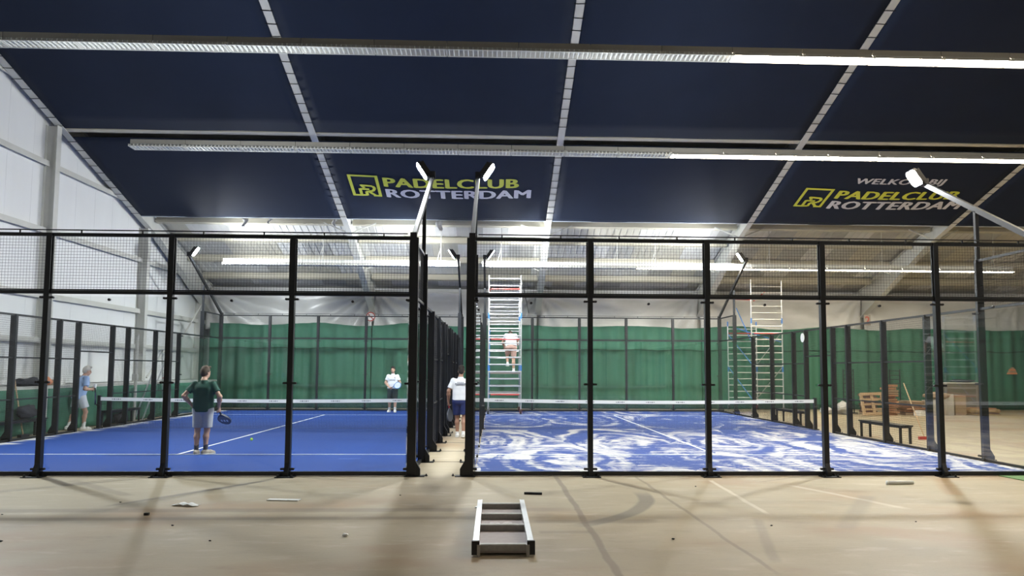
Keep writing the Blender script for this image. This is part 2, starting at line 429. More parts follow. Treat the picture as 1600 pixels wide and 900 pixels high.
# ------------------------------------------------------------------ measures (metres; court fronts at Y = 0)
S = 2.0102
XL, XR = -1.3775, -0.3789
LL, RR = XL - 5 * S, XR + 5 * S
YP = [0, 1.95, 3.9, 5.86, 7.82, 8.76, 10.70, 11.70, 13.68, 15.64, 17.85, 20.0]   # fence posts along each side
YE = 20.0
YN = 9.95
XW = -13.3
YC = 22.55
YB = 23.7
RAFT = [-13.05, -5.58, 2.02, 9.62, 17.4, 25.0, 32.5]
def zf(y):   # underside of the rafters and of the ceiling fabric
    return 5.45 + 0.31 * (21.5 - y)
SLOPE = Vector((0, -1, 0.31)).normalized()
SNORM = Vector((0, -0.31, -1)).normalized()
RIDGE = -6.0

# ------------------------------------------------------------------ the hall
struct('floor', MB().grid(lambda u, v: (-16 + 50 * u, -24 + 48 * v, 0), 10, 10), FLOORM)
DK = 0.72
c = struct('ceiling', MB().add([(-14, YB + 0.4, zf(YB + 0.4) + DK + 0.1), (34, YB + 0.4, zf(YB + 0.4) + DK + 0.1), (34, RIDGE, zf(RIDGE) + DK + 0.1), (-14, RIDGE, zf(RIDGE) + DK + 0.1),
                               (34, -24.3, zf(12.3) + DK + 0.1), (-14, -24.3, zf(12.3) + DK + 0.1)], [(0, 1, 2, 3), (3, 2, 4, 5)]), DECKB)
# roof sheets seen past the fabric, one by one
sheet_edges = [14.6, 16.9, 18.35, 20.15, 21.9, 23.2]
for r in range(5):
    ya, yb = sheet_edges[r] + 0.02, sheet_edges[r + 1] - 0.02
    x = -13.2; k = 0
    while x < 26:
        w = 1.06
        mats = [DECKA, DECKA, DECKC, DECKB, DECKA, DECKC, DECKA, DECKB]
        if -13 < x < 9: pick = mats[(k * 3 + r * 2) % 8] if random.random() < 0.8 else DECKA
        else: pick = [DECKB, DECKC, DECKB, DECKA][(k + r) % 4]
        if r == 0 and -4.3 < x < -2.6: pick = DECKD
        mb = MB()
        for q in range(4):   # folded sheet with raised ribs
            xa = x + w * q / 4
            mb.add([(xa, ya, zf(ya) + DK), (xa + .19, ya, zf(ya) + DK), (xa + .22, ya, zf(ya) + DK + .014), (xa + .264, ya, zf(ya) + DK + .014),
                    (xa, yb, zf(yb) + DK), (xa + .19, yb, zf(yb) + DK), (xa + .22, yb, zf(yb) + DK + .014), (xa + .264, yb, zf(yb) + DK + .014)],
                   [(0, 1, 5, 4), (1, 2, 6, 5), (2, 3, 7, 6)])
        part('roof_sheet', mb, pick, c)
        x += w; k += 1
for yp in (10.42, 16.9, 18.35, 20.15, 21.9):   # purlins, bay by bay
    for i in range(5):
        a, b = RAFT[i] + 0.08, RAFT[i + 1] - 0.08
        z = zf(yp) + DK - 0.15 if yp > 11 else zf(yp) + 0.16
        mb = MB().bar((a, yp, z), (b, yp, z), 0.07, 0.26, SNORM)
        mb.bar((a, yp + 0.05, z - 0.125), (b, yp + 0.05, z - 0.125), 0.14, 0.012, SNORM)
        part('purlin', mb, BEIGEST, c)

w = struct('wall_left', MB().add([(XW - 0.16, -24.3, 0), (XW - 0.16, YB + 0.3, 0), (XW - 0.16, YB + 0.3, zf(YB) + DK), (XW - 0.16, RIDGE, zf(RIDGE) + DK), (XW - 0.16, -24.3, zf(12.3) + DK)], [(0, 1, 2, 3, 4)]), WALLK)
GIRTS = [1.28, 2.58, 3.9, 5.81, 7.8, 9.8]
COLY = [4.0, 10.15, 16.45, 22.2]
y = -6.0
while y < YB:   # wall panels between the girts
    y2 = y + 1.19
    for gi in range(len(GIRTS)):
        za = GIRTS[gi]; zb = GIRTS[gi + 1] if gi + 1 < len(GIRTS) else 14.5
        ta, tb = min(zb, zf(y) + 0.65), min(zb, zf(y2) + 0.65)
        if ta - za < 0.05 and tb - za < 0.05: continue
        ta, tb = max(ta, za + .02), max(tb, za + .02)
        mb = MB().prism([(XW - 0.15, y + .0015, za), (XW - 0.15, y2 - .0015, za), (XW - 0.15, y2 - .0015, tb - .004), (XW - 0.15, y + .0015, ta - .004)], (0.1, 0, 0))
        part('wall_panel', mb, WALLW, w)
    y = y2 + 0.002
for g in GIRTS[1:]:
    ymax = min(YB - .6, 21.5 - (g - 5.45 - 0.3) / 0.31) if g > 5 else YB - 0.6
    ys = [-6.0] + [q for q in COLY if q < ymax] + [ymax]
    for a, b in zip(ys[:-1], ys[1:]):
        mb = MB().bar((XW + 0.04, a + 0.12, g), (XW + 0.04, b - 0.12, g), 0.16, 0.10).bar((XW + 0.12, a + 0.12, g - .08), (XW + 0.12, b - .12, g - .08), 0.02, 0.07)
        part('girt', mb, STEELW, w)
for yc in COLY:
    zt = zf(yc) - 0.02
    mb = MB().box((XW + 0.12, yc, (1.26 + zt) / 2), (0.34, 0.014, zt - 1.26)).box((XW + 0.29, yc, (1.26 + zt) / 2), (0.018, 0.24, zt - 1.26)).box((XW - 0.04, yc, (1.26 + zt) / 2), (0.018, 0.24, zt - 1.26))
    part('column', mb, STEELW, w)
    part('base_plate', MB().box((XW + 0.14, yc, 1.28), (0.44, 0.34, 0.03)), STEELW, w)
for p, q in (((XW + .3, 19.6, 2.75), (XW + .3, 21.9, 4.6)), ((XW + .3, 16.7, 1.4), (XW + .3, 18.3, 2.5))):
    part('brace_rod', MB().cyl(p, q, 0.035, 8), STEELW, w)
# low concrete base of the gable wall with a broad ledge
pl = struct('trim_1', MB().box(((XW + .0 - 12.14) / 2 - .05, 0.0, 0.63), (1.25, 44.6, 1.26)), PLINTH)
struct('wall_back', MB().box((10, YB + 0.2, 3.1), (48, 0.2, 6.2)), WALLW)
struct('wall_right', MB().prism([(33, -24.3, 0), (33, YB + 0.3, 0), (33, YB + 0.3, zf(YB) + DK), (33, RIDGE, zf(RIDGE) + DK), (33, -24.3, zf(12.3) + DK)], (0.2, 0, 0)), WALLW)
struct('wall_front', MB().box((10, -24.2, 4.6), (48, 0.2, 9.2)), WALLW)

# steel rafters with their columns
rn = ['white steel rafter running along the top of the left gable wall', 'white steel rafter left of the yellow and white lettering without a greeting line',
      'white steel rafter in the middle of the roof above the taller scaffold', 'white steel rafter left of the lettering with a greeting line',
      'white steel rafter furthest right across the dark ceiling fabric']
for i in range(5):
    x = RAFT[i]
    t = thing('steel_rafter', rn[i], 'rafter', (x, YC + .35, 0), 'steel frames of the hall')
    y0, y1 = -5.9, YC + 0.7
    def P(y, dz): return (x, y, zf(y) + dz)
    fl = MB().bar(P(y0, .012), P(17.0, .012), 0.205, 0.024, SNORM)
    fl.bar(P(17.0, .012), (x, y1 - .25, zf(y1) - 0.62), 0.27, 0.024, SNORM)
    part('bottom_flange', fl, STEELW, t)
    part('web', MB().prism([P(y0, .02), P(17, .02), (x, y1 - .25, zf(y1) - .6), (x, y1, zf(y1) - .6), P(y1, .6), P(y0, .6)], (0.014, 0, 0)), STEELW, t)
    part('top_flange', MB().bar(P(y0, .6), P(y1, .6), 0.21, 0.02, SNORM), STEELW, t)
    if i:
        cb = MB().box((x, y1, 2.4), (0.3, 0.02, 4.8)).box((x, y1 + .3, 2.4), (.3, .02, 4.8)).box((x, y1 + .15, 2.4), (.014, .3, 4.8))
        part('column', cb, STEELW, t)
        for yp in (16.9, 20.15):
            for s in (-1, 1):
                part('fly_brace', MB().bar(P(yp - .12, 0.04), (x + s * 1.0, yp - .12, zf(yp) + DK - .22), 0.06, 0.04), STEELW, t)
# two number plates on the columns behind the court
def text_mesh(s, w, h, m, name, bold=0.0, italic=0.0):
    cu = bpy.data.curves.new(name, 'FONT'); cu.body = s; cu.size = 1; cu.offset = bold; cu.resolution_u = 3; cu.shear = italic; cu.space_character = 1.06
    o = bpy.data.objects.new(name, cu); COL.objects.link(o)
    dg = bpy.context.evaluated_depsgraph_get()
    me = bpy.data.meshes.new_from_object(o.evaluated_get(dg)); bpy.data.objects.remove(o)
    n = len(me.vertices); co = np.zeros(n * 3); me.vertices.foreach_get('co', co); co = co.reshape(-1, 3)
    mn, mx = co.min(0), co.max(0)
    co[:, 0] = (co[:, 0] - mn[0]) / (mx[0] - mn[0]) * w; co[:, 1] = (co[:, 1] - mn[1]) / (mx[1] - mn[1]) * h; co[:, 2] = 0
    me.vertices.foreach_set('co', co.ravel()); me.materials.clear(); me.materials.append(m); me.update()
    return me, co
def on_plane(me, co, org, ux, uy):
    P = np.array(org)[None] + co[:, :1] * np.array(ux)[None] + co[:, 1:2] * np.array(uy)[None]
    me.vertices.foreach_set('co', P.ravel()); me.update(); return me
t = thing('number_plate', 'small plate with a red figure 2 on a column behind the right court', 'sign', (17.29, YC - 0.3, 3.95))
part('plate', MB().box((17.29, YC - 0.28, 4.13), (0.3, 0.012, 0.5)), mat('plate_beige', (0.36, 0.32, 0.27), 0.6), t)
me, co = text_mesh('2', 0.22, 0.36, SIGNRED, 'figure', 0.02)
link('figure', on_plane(me, co, (17.18, YC - 0.292, 3.95), (1, 0, 0), (0, 0, 1)), t)
t = thing('round_sign', 'small round red-rimmed sign on the column behind the left court', 'sign', (-5.58, YC - 0.3, 3.9))
part('plate', MB().cyl((-5.58, YC - 0.29, 4.12), (-5.58, YC - 0.275, 4.12), 0.2, 20), WHITEPL, t)
mb = MB()
for k in range(20):
    a, b = 2 * math.pi * k / 20, 2 * math.pi * (k + 1) / 20
    mb.bar((-5.58 + .19 * math.cos(a), YC - .296, 4.12 + .19 * math.sin(a)), (-5.58 + .19 * math.cos(b), YC - .296, 4.12 + .19 * math.sin(b)), .01, .05)
mb.bar((-5.7, YC - .296, 4.24), (-5.46, YC - .296, 4.0), .01, .045)
part('rim', mb, SIGNRED, t)
part('pictogram', MB().box((-5.58, YC - .294, 4.12), (.2, .008, .06)), SIGNBK, t)

# ------------------------------------------------------------------ dark ceiling fabric, laced to the rafters
bay = ['above the left gable wall', 'between the two rafters left of centre', 'between the middle rafter and the one right of it', 'between the two rafters at the right', 'at the far right edge']
SPLIT_A, SPLIT_B = 10.28, 10.72
fab = {}
cord_me = MB().bar((-0.15, 0, 0), (0.15, 0, 0), 0.02, 0.012).data('cord', CORD)
for i in range(5):
    xa, xb = RAFT[i] + 0.115, RAFT[i + 1] - 0.115
    for row, (ya, yb) in enumerate(((RIDGE + .2, SPLIT_A), (SPLIT_B, 15.56))):
        lab = ('upper' if row == 0 else 'lower') + ' dark navy ceiling fabric panel ' + bay[i]
        t = thing('ceiling_banner', lab, 'ceiling fabric', (xa, yb, zf(yb)), 'laced ceiling fabric panels')
        ph = random.random() * 6
        def fn(u, v):
            X = xa + (xb - xa) * u; Y = ya + (yb - ya) * v
            sag = 0.10 * math.sin(math.pi * u) * math.sin(math.pi * v) + 0.012 * math.sin(9 * u + ph + 3 * v) * math.sin(math.pi * u)
            return (X, Y, zf(Y) + 0.01 - sag)
        o = part('fabric', MB().grid(fn, 24, 24), FABRIC, t, smooth=True)
        solidify(o, 0.008)
        if row == 1:
            part('hem', MB().bar((xa, yb, zf(yb) + .01), (xb, yb, zf(yb) + .01), 0.05, 0.02, SNORM), DECKD, t)
        y = max(ya, 3.4) + 0.22
        while y < yb - 0.1:
            cd = link('cord', cord_me, t, (RAFT[i] + 0.0, y, zf(y) - 0.018))
            cd.rotation_euler = (0, 0, random.uniform(-.12, .12))
            y += 0.44 + random.uniform(-.03, .03)
        fab[(i, row)] = t
def letters(parent, s, x0, x1, ytop, ybot, m, bold):
    h = (ybot - ytop) * math.sqrt(1 + .31 ** 2)
    me, co = text_mesh(s, x1 - x0 - 2 * bold, h, m, 'lettering', 0.0)
    fs = [tuple(q.vertices) for q in me.polygons]; bpy.data.meshes.remove(me)
    xa, xb = RAFT[i_bay] + .115, RAFT[i_bay + 1] - .115
    mb = MB()
    for j, (dx, dy) in enumerate(((-bold, 0), (-bold * .5, bold * .35), (0, 0), (bold * .5, -bold * .35), (bold, 0))):   # heavy strokes: overlaid copies
        X = x0 + bold + co[:, 0] + dx; Y = ybot + SLOPE[1] * (co[:, 1] * .94 + .03 * h + dy)
        u = (X - xa) / (xb - xa); v = (Y - SPLIT_B) / (15.56 - SPLIT_B)
        Z = 5.45 + .31 * (21.5 - Y) + .01 - 0.10 * np.sin(np.pi * u) * np.sin(np.pi * v) - 0.03 - j * .001
        mb.add(np.stack([X, Y, Z], 1).tolist(), fs)
    part('lettering', mb, m, parent, label='lettering reading ' + s)
def emblem(parent, x0, x1, ytop, ybot):
    mb = MB()
    def Q(u, v):   # u right, v up (0..1)
        X = x0 + (x1 - x0) * u; Y = ybot + (ytop - ybot) * v
        uu = (X - RAFT[i_bay] - .115) / (RAFT[i_bay + 1] - RAFT[i_bay] - .23); vv = (Y - SPLIT_B) / (15.56 - SPLIT_B)
        return Vector((X, Y, zf(Y) + .01 - .10 * math.sin(math.pi * uu) * math.sin(math.pi * vv) - .03))
    def stroke(a, b, w=0.1): mb.bar(Q(*a), Q(*b), w, 0.004, SNORM)
    for a, b in (((.04, 0), (.04, 1)), ((0, .97), (1, .97)), ((.96, 1), (.96, 0)), ((1, .03), (.72, .03)), ((.0, .03), (.30, .03)),
                 ((.30, .0), (.30, .36)), ((.30, .34), (.62, .34)), ((.50, .52), (.76, .50)), ((.34, .52), (.52, .52)), ((.36, .55), (.46, .40)),
                 ((.76, .50), (.82, .40)), ((.82, .40), (.74, .27)), ((.74, .27), (.50, .22)), ((.50, .22), (.50, .03)), ((.60, .22), (.80, .03)), ((.50, .05), (.30, .03))):
        stroke(a, b)
    part('emblem', mb, LETY, parent)
i_bay = 1
emblem(fab[(1, 1)], -4.92, -3.94, 12.50, 13.80)
letters(fab[(1, 1)], 'PADELCLUB', -3.78, 0.81, 12.57, 13.15, LETY, 0.036)
letters(fab[(1, 1)], 'ROTTERDAM', -3.77, 1.25, 13.27, 13.84, LETW, 0.036)
i_bay = 3
emblem(fab[(3, 1)], 10.73, 11.72, 12.90, 14.12)
letters(fab[(3, 1)], 'PADELCLUB', 11.92, 16.28, 12.95, 13.50, LETY, 0.036)
letters(fab[(3, 1)], 'ROTTERDAM', 11.94, 16.80, 13.63, 14.22, LETW, 0.036)
letters(fab[(3, 1)], 'WELKOM BIJ', 12.2, 15.3, 12.18, 12.62, LETW, 0.02)
# torn plastic scraps hanging under the fabric edge
for n, (x, s, lab) in enumerate(((-9.25, .24, 'torn white plastic scrap under the fabric edge above the left floodlight'), (-8.35, .15, 'small white plastic scrap right of the scrap above the left floodlight'),
                            (-5.95, .2, 'white plastic scrap beside the rafter left of the lettering'), (-2.05, .3, 'white plastic scrap under the fabric just left of the left light arm'))):
    z = zf(15.7) + .05
    mb = MB().grid(lambda u, v: (x + s * (u - .5) * (1 - .6 * v) + .05 * math.sin(5 * v + n), 15.72 + .04 * math.sin(9 * u + 4 * v), z - s * 1.3 * v), 5, 6)
    solidify(solo('plastic_scrap', mb, FILM, lab, 'plastic scrap', 'plastic scraps under the ceiling fabric', True), .004)

# ------------------------------------------------------------------ strip light rows
FX = 1.533
hous = MB().box((0, 0, 0.075), (FX - .012, 0.10, 0.09)).data('housing', LAMPG)
hous_floodlit = MB().box((0, 0, 0.1), (FX - .012, 0.13, 0.12)).data('housing', LOUVRE)  # whiter housing for the far row: floodlight brightness put into its colour
tray = MB().prism([(-FX / 2 + .006, -0.15, -.055), (-FX / 2 + .006, -0.155, -.05), (-FX / 2 + .006, -0.05, .03), (-FX / 2 + .006, -0.045, .03)], (FX - .012, 0, 0)).prism(
    [(-FX / 2 + .006, 0.15, -.055), (-FX / 2 + .006, 0.155, -.05), (-FX / 2 + .006, 0.05, .03), (-FX / 2 + .006, 0.045, .03)], (FX - .012, 0, 0)).box((0, 0, .028), (FX - .012, .1, .006)).box(
    (-FX / 2 + .012, 0, -.03), (.012, .29, .05)).box((FX / 2 - .012, 0, -.03), (.012, .29, .05)).data('reflector', LAMPW)
sl = MB()
for k in range(15): sl.box((-FX / 2 + FX * (k + .5) / 15, 0, -.03), (.022, .29, .04))
sl.box((0, -.146, -.052), (FX - .02, .012, .012)).box((0, .146, -.052), (FX - .02, .012, .012))
slat = sl.data('louvre_slats', LOUVRE)
tube_off = MB().cyl((-FX / 2 + .03, 0, 0), (FX / 2 - .03, 0, 0), .019, 8).data('tube', TUBEOFF)
tube_on = MB().cyl((-FX / 2 + .015, 0, -.035), (FX / 2 - .015, 0, -.035), .055, 10).data('tube', TUBEON)
for me_ in (hous, tray, slat):
    for q in me_.vertices: q.co.y *= 1.3; q.co.z *= 1.35
rod = MB().cyl((0, 0, .12), (0, 0, 1), .007, 5)
def light_row(y, z, x0, x1, xon, rowname, offlab=None, bright=False):
    xs = []
    k = math.ceil((x0 - xon) / FX)
    while xon + (k + .5) * FX < x1: xs.append((xon + (k + .5) * FX, k >= 0)); k += 1
    off = [q for q in xs if not q[1]]; on = [q for q in xs if q[1]]
    for seq, lit in ((off[::-1], False), (on, True)):
        for n, (x, _) in enumerate(seq):
            lab = (f'lit strip light in the {rowname} row, {ORD[n]} one from where the lit part begins' if lit else
                   f'unlit louvred strip light in the {rowname} row, {ORD[n]} one ' + (offlab or 'left of the lit part'))
            t = thing('strip_light', lab, 'strip light', (x, y, z), ('lit' if lit else 'unlit') + f' strip lights of the {rowname} row')
            link('housing', hous_floodlit if bright else hous, t, (x, y, z)); link('reflector', tray, t, (x, y, z))
            if lit:
                link('tube', tube_on, t, (x, y, z))
            else:
                link('tube', tube_off, t, (x, y, z))
                q = link('louvre_slats', slat, t, (x, y, z)); q['kind'] = 'stuff'
            if n % 3 == 0 and y > 10:
                zt = zf(y) + DK
                part('hanger_rod', MB().cyl((x, y, z + .12), (x, y, zt), .012, 5).cyl((x - .16, y, z + .12), (x, y, z + .7), .008, 5), STEELW, t)
light_row(3.0, 8.56, -11.9, 17.4, 5.08, 'nearest ceiling')
light_row(-2.8, 9.0, 5.0, 17.4, 5.08, 'unseen overhead')  # unseen row above the camera, added to light the foreground
light_row(8.8, 8.02, -11.8, 19.6, 5.06, 'middle ceiling')
light_row(17.4, 5.86, -0.6, 21.5, 5.63, 'far low', None, True)
light_row(17.4, 5.86, -11.9, -1.2, -1.35, 'far low', 'counted leftwards from the passage', True)

# ------------------------------------------------------------------ curtains and film at the back
cb = [XW + .5, -5.58, 2.02, 9.62, 17.4, 25.0, 32.4]
cname = ['at the left corner behind the left court', 'behind the left court, right half, and the passage', 'behind the middle of the right court', 'behind the scaffold with blue braces', 'behind the pallets at the right', 'beyond the right edge']
for i in range(5):
    xa, xb = cb[i], cb[i + 1]; ph = random.random() * 9
    def depth(X): return 0.07 * math.sin(X * 5.3 + ph) + 0.05 * math.sin(X * 11.7 + 2 * ph) + 0.04 * math.sin(X * 2.1)
    t = thing('green_curtain', 'green hanging curtain ' + cname[i], 'curtain', (xa, YC, 0), 'green curtains along the back wall')
    top = lambda X: 3.82 - 0.003 * max(0, X) + 0.05 * math.sin(X * 1.3) - 0.06 * abs(math.sin(X * .82))
    o = part('cloth', MB().grid(lambda u, v: (xa + (xb - xa) * u, YC + depth(xa + (xb - xa) * u) * (0.5 + .5 * v), 0.03 + (top(xa + (xb - xa) * u) - .03) * v), int((xb - xa) * 14), 8), CURT, t, smooth=True)
    solidify(o, 0.01)
    o = part('seam', MB().grid(lambda u, v: (xa + (xb - xa) * u, YC - .025 + depth(xa + (xb - xa) * u) * .85, 2.66 + .05 * v + .025 * math.sin((xa + (xb - xa) * u) * 3.1)), int((xb - xa) * 14), 1), CURTD, t)
    solidify(o, 0.012)
    o = part('bottom_hem', MB().grid(lambda u, v: (xa + (xb - xa) * u, YC - .04 - .06 * (1 - v) + depth(xa + (xb - xa) * u) * .5, .02 + .2 * v), int((xb - xa) * 8), 1), CURTD, t)
    solidify(o, 0.02)
    # white film above
    ph2 = random.random() * 5
    def ff(u, v):
        fa, fb = (xa + .05, xb - .05) if i else (xa - .35, xb - .05)
        X = fa + (fb - fa) * u; Z = 3.55 + (5.42 - 3.55) * v
        d = min(u, 1 - u) * (xb - xa)
        e = u if u < .5 else 1 - u
        ang = math.atan2((1 - v) * 1.9, d + .05)
        fold = (0.17, 0.17, 0.11, 0.05, 0.05)[i] * math.sin(ang * 15 + ph2) * math.exp(-d * .32)
        soft = 0.06 * math.sin(X * 2.3 + 3 * v + ph2) + .05 * math.sin(7 * v + X)
        drape = .10 * math.sin(math.pi * u) * v
        return (X, YC + .40 + (fold + soft) * (.35 + .65 * v) + .1 * v, Z - drape - .05 * abs(math.sin(X * 1.7)) * (1 - v))
    o = part('plastic_film', MB().grid(ff, 70, 26), FILM, None, smooth=True); solidify(o, .006)
    tag(o, 'milky plastic film above the curtain ' + cname[i], 'plastic film', 'plastic film sheets above the curtains')
# green cover along the low left wall
gy = [-6, 4.0, 10.15, 16.45, YC - .3]
gl = ['outside the frame', 'beside the near bench', 'behind the man in the light blue shirt', 'at the far end near the ladder']
for i in range(1, 4):
    ph = random.random() * 7
    mb = MB().grid(lambda u, v: (-12.09 + .035 * math.sin((gy[i] + (gy[i + 1] - gy[i]) * u) * 6 + ph) * (1.2 - v) - .02 * math.sin(7 * v), gy[i] + (gy[i + 1] - gy[i]) * u, .02 + 1.17 * v), 70, 8)
    solidify(solo('green_wall_cover', mb, CURT, 'low green cover on the left wall base ' + gl[i], 'curtain', 'green covers along the left wall base', True), .012)

# ------------------------------------------------------------------ courts
def court(x0, m, side):
    t = thing('artificial_turf', f'blue artificial turf of the {side} court' + (' swept clean' if side == 'left' else ' covered with swirls of white sand'), 'court turf', (x0 + 2.5 * S, YE / 2, 0))
    part('turf', MB().box((x0 + 2.5 * S, YE / 2, .012), (5 * S - .15, YE - .13, .016)), m, t)
    z = .0225
    part('line', MB().box((x0 + 2.5 * S, 3.1, z), (5 * S - .1, .05, .005)), LINE, t)
    part('line', MB().box((x0 + 2.5 * S, 17.0, z), (5 * S - .1, .05, .005)), LINE, t)
    part('line', MB().box((x0 + 2.5 * S, 10.05, z), (.05, 14.0, .005)), LINE, t)
court(LL, TURFL, 'left'); court(XR, TURFR, 'right')
part_green = solo('turf_offcut', MB().prism([(8.62, -.02, .003), (8.66, -.75, .003), (12, -2.2, .003), (12, -.02, .003)], (0, 0, .012)), mat('green_turf', (0.17, 0.30, 0.13), .9, 0, .15, 20),
                  'strip of pale green turf at the right edge in front of the fence', 'turf')

# fences -------------------------------------------------------------
def wires(mb, o, ux, uy, w, h, pitch=.05, r=.0016, nrm=(0, 1, 0)):
    """welded wire mesh w x h, every wire a square bar"""
    o, ux, uy = Vector(o), Vector(ux), Vector(uy); n = Vector(nrm)
    k = pitch
    def wire(a, b):
        d = (b - a).normalized(); s = d.cross(n); vs = []
        for e in (a, b):
            for i, j in ((-1, 0), (0, 1), (1, 0), (0, -1)): vs.append(e + s * (r * i * 1.2) + n * (r * j * 1.2))
        mb.add(vs, [(i, (i + 1) % 4, 4 + (i + 1) % 4, 4 + i) for i in range(4)])
    while k < w - .01: wire(o + ux * k, o + ux * k + uy * h); k += pitch
    k = pitch
    while k < h - .01: wire(o + uy * k, o + uy * k + ux * w); k += pitch
    return mb
clampm = MB().box((0, 0, 0), (.075, .03, .035)).cyl((-.03, -.025, 0), (-.03, .02, 0), .02, 8).cyl((.03, -.025, 0), (.03, .02, 0), .02, 8).data('clamp', BLACKP)
def front_post(sgn):
    """glass post with a foot towards the outside (sgn -1: camera side)"""
    mb = MB().box((0, 0.0, 2.0), (.085, .10, 4.0))
    mb.prism([(-.035, sgn * .04, 0), (-.035, sgn * .13, 0), (-.035, sgn * .13, .08), (-.035, sgn * .05, .22), (-.035, sgn * .04, .22)], (.07, 0, 0))
    mb.box((0, sgn * .13, .006), (.30, .22, .012))
    for i in (-1, 1):
        for j in (.06, .2): mb.cyl((i * .11, sgn * j, .01), (i * .11, sgn * j, .05), .012, 6).cyl((i * .11, sgn * j, .012), (i * .11, sgn * j, .03), .022, 6)
    return mb.data('post', BLACK)
fpost = {-1: front_post(-1), 1: front_post(1)}
def corner_post(sgn, out):
    """wider post at a court corner, with a second foot towards the outside of the court"""
    mb = MB().box((out * .02, 0, 2.0), (.14, .10, 4.0))
    mb.prism([(out * .08, -.04, 0), (out * .17, -.04, 0), (out * .17, -.04, .12), (out * .09, -.04, .26), (out * .08, -.04, .26)], (0, .08, 0))
    mb.box((out * .08, sgn * .02, .006), (.34, .2, .012))
    for i in (-.05, .28): mb.cyl((out * i, sgn * .09, .01), (out * i, sgn * .09, .05), .012, 6).cyl((out * i, sgn * .09, .012), (out * i, sgn * .09, .03), .022, 6)
    return mb.data('post', BLACK)
cpost = {(a, b): corner_post(a, b) for a in (-1, 1) for b in (-1, 1)}
mesh_cache = {}
def shared_mesh(w, h, axis):
    key = (round(w, 3), round(h, 3), axis)
    if key not in mesh_cache:
        mb = MB()
        if axis == 'x': wires(mb, (0, 0, 0), (1, 0, 0), (0, 0, 1), w, h, nrm=(0, 1, 0))
        else: wires(mb, (0, 0, 0), (0, 1, 0), (0, 0, 1), w, h, nrm=(1, 0, 0))
        mesh_cache[key] = mb.data('mesh_panel', NETBLK)
    return mesh_cache[key]
def end_wall(x0, yf, sgn, label):
    """10 m end wall: five panes 3 m high under 1 m of wire mesh"""
    t = thing('glass_fence', label, 'fence', (x0 + 2.5 * S, yf, 0), 'end walls of the two courts')
    for k in range(6): link('post', cpost[(sgn, -1)] if k == 0 else cpost[(sgn, 1)] if k == 5 else fpost[sgn], t, (x0 + k * S, yf, 0))
    part('bottom_rail', MB().box((x0 + 2.5 * S, yf + sgn * .02, .045), (5 * S, .05, .07)), BLACK, t)
    part('middle_rail', MB().box((x0 + 2.5 * S, yf, 3.02), (5 * S, .05, .055)), BLACK, t)
    part('top_rail', MB().box((x0 + 2.5 * S, yf, 3.985), (5 * S, .05, .055)), BLACK, t)
    mb = MB().bar((x0 + .1, yf, 4.065), (x0 + 5 * S - .1, yf, 4.065), .018, .018)
    for k in range(10): mb.box((x0 + .25 * S + k * S / 2, yf, 4.03), (.02, .02, .06))
    part('top_wire', mb, BLACK, t)
    pane = MB().box((S / 2, 0, 1.515), (S - .02, .012, 2.87)).data('glass_pane', GLASS)
    for k in range(5):
        link('glass_pane', pane, t, (x0 + k * S, yf - sgn * .035, 0))
        q = link('mesh_panel', shared_mesh(S - .09, .91, 'x'), t, (x0 + k * S + .045, yf, 3.05)); q['kind'] = 'stuff'
        part('panel_frame', MB().box((x0 + k * S + S / 2, yf, 3.062), (S - .1, .03, .02)).box((x0 + k * S + .055, yf, 3.5), (.02, .03, .9)).box((x0 + k * S + S - .055, yf, 3.5), (.02, .03, .9)), BLACK, t)
        for z in (.12, 1.53, 2.93):
            link('clamp', clampm, t, (x0 + k * S + .065, yf + sgn * .02, z)); link('clamp', clampm, t, (x0 + (k + 1) * S - .065, yf + sgn * .02, z))
        part('stop_button', MB().cyl((x0 + k * S + S / 2, yf + .02, 2.9), (x0 + k * S + S / 2, yf - .02, 2.9), .022, 10), BLACKP, t)
end_wall(LL, 0, -1, 'glass and mesh end wall at the front of the left court')
end_wall(XR, 0, -1, 'glass and mesh end wall at the front of the right court')
end_wall(LL, YE, 1, 'glass and mesh end wall at the far end of the left court')
end_wall(XR, YE, 1, 'glass and mesh end wall at the far end of the right court')

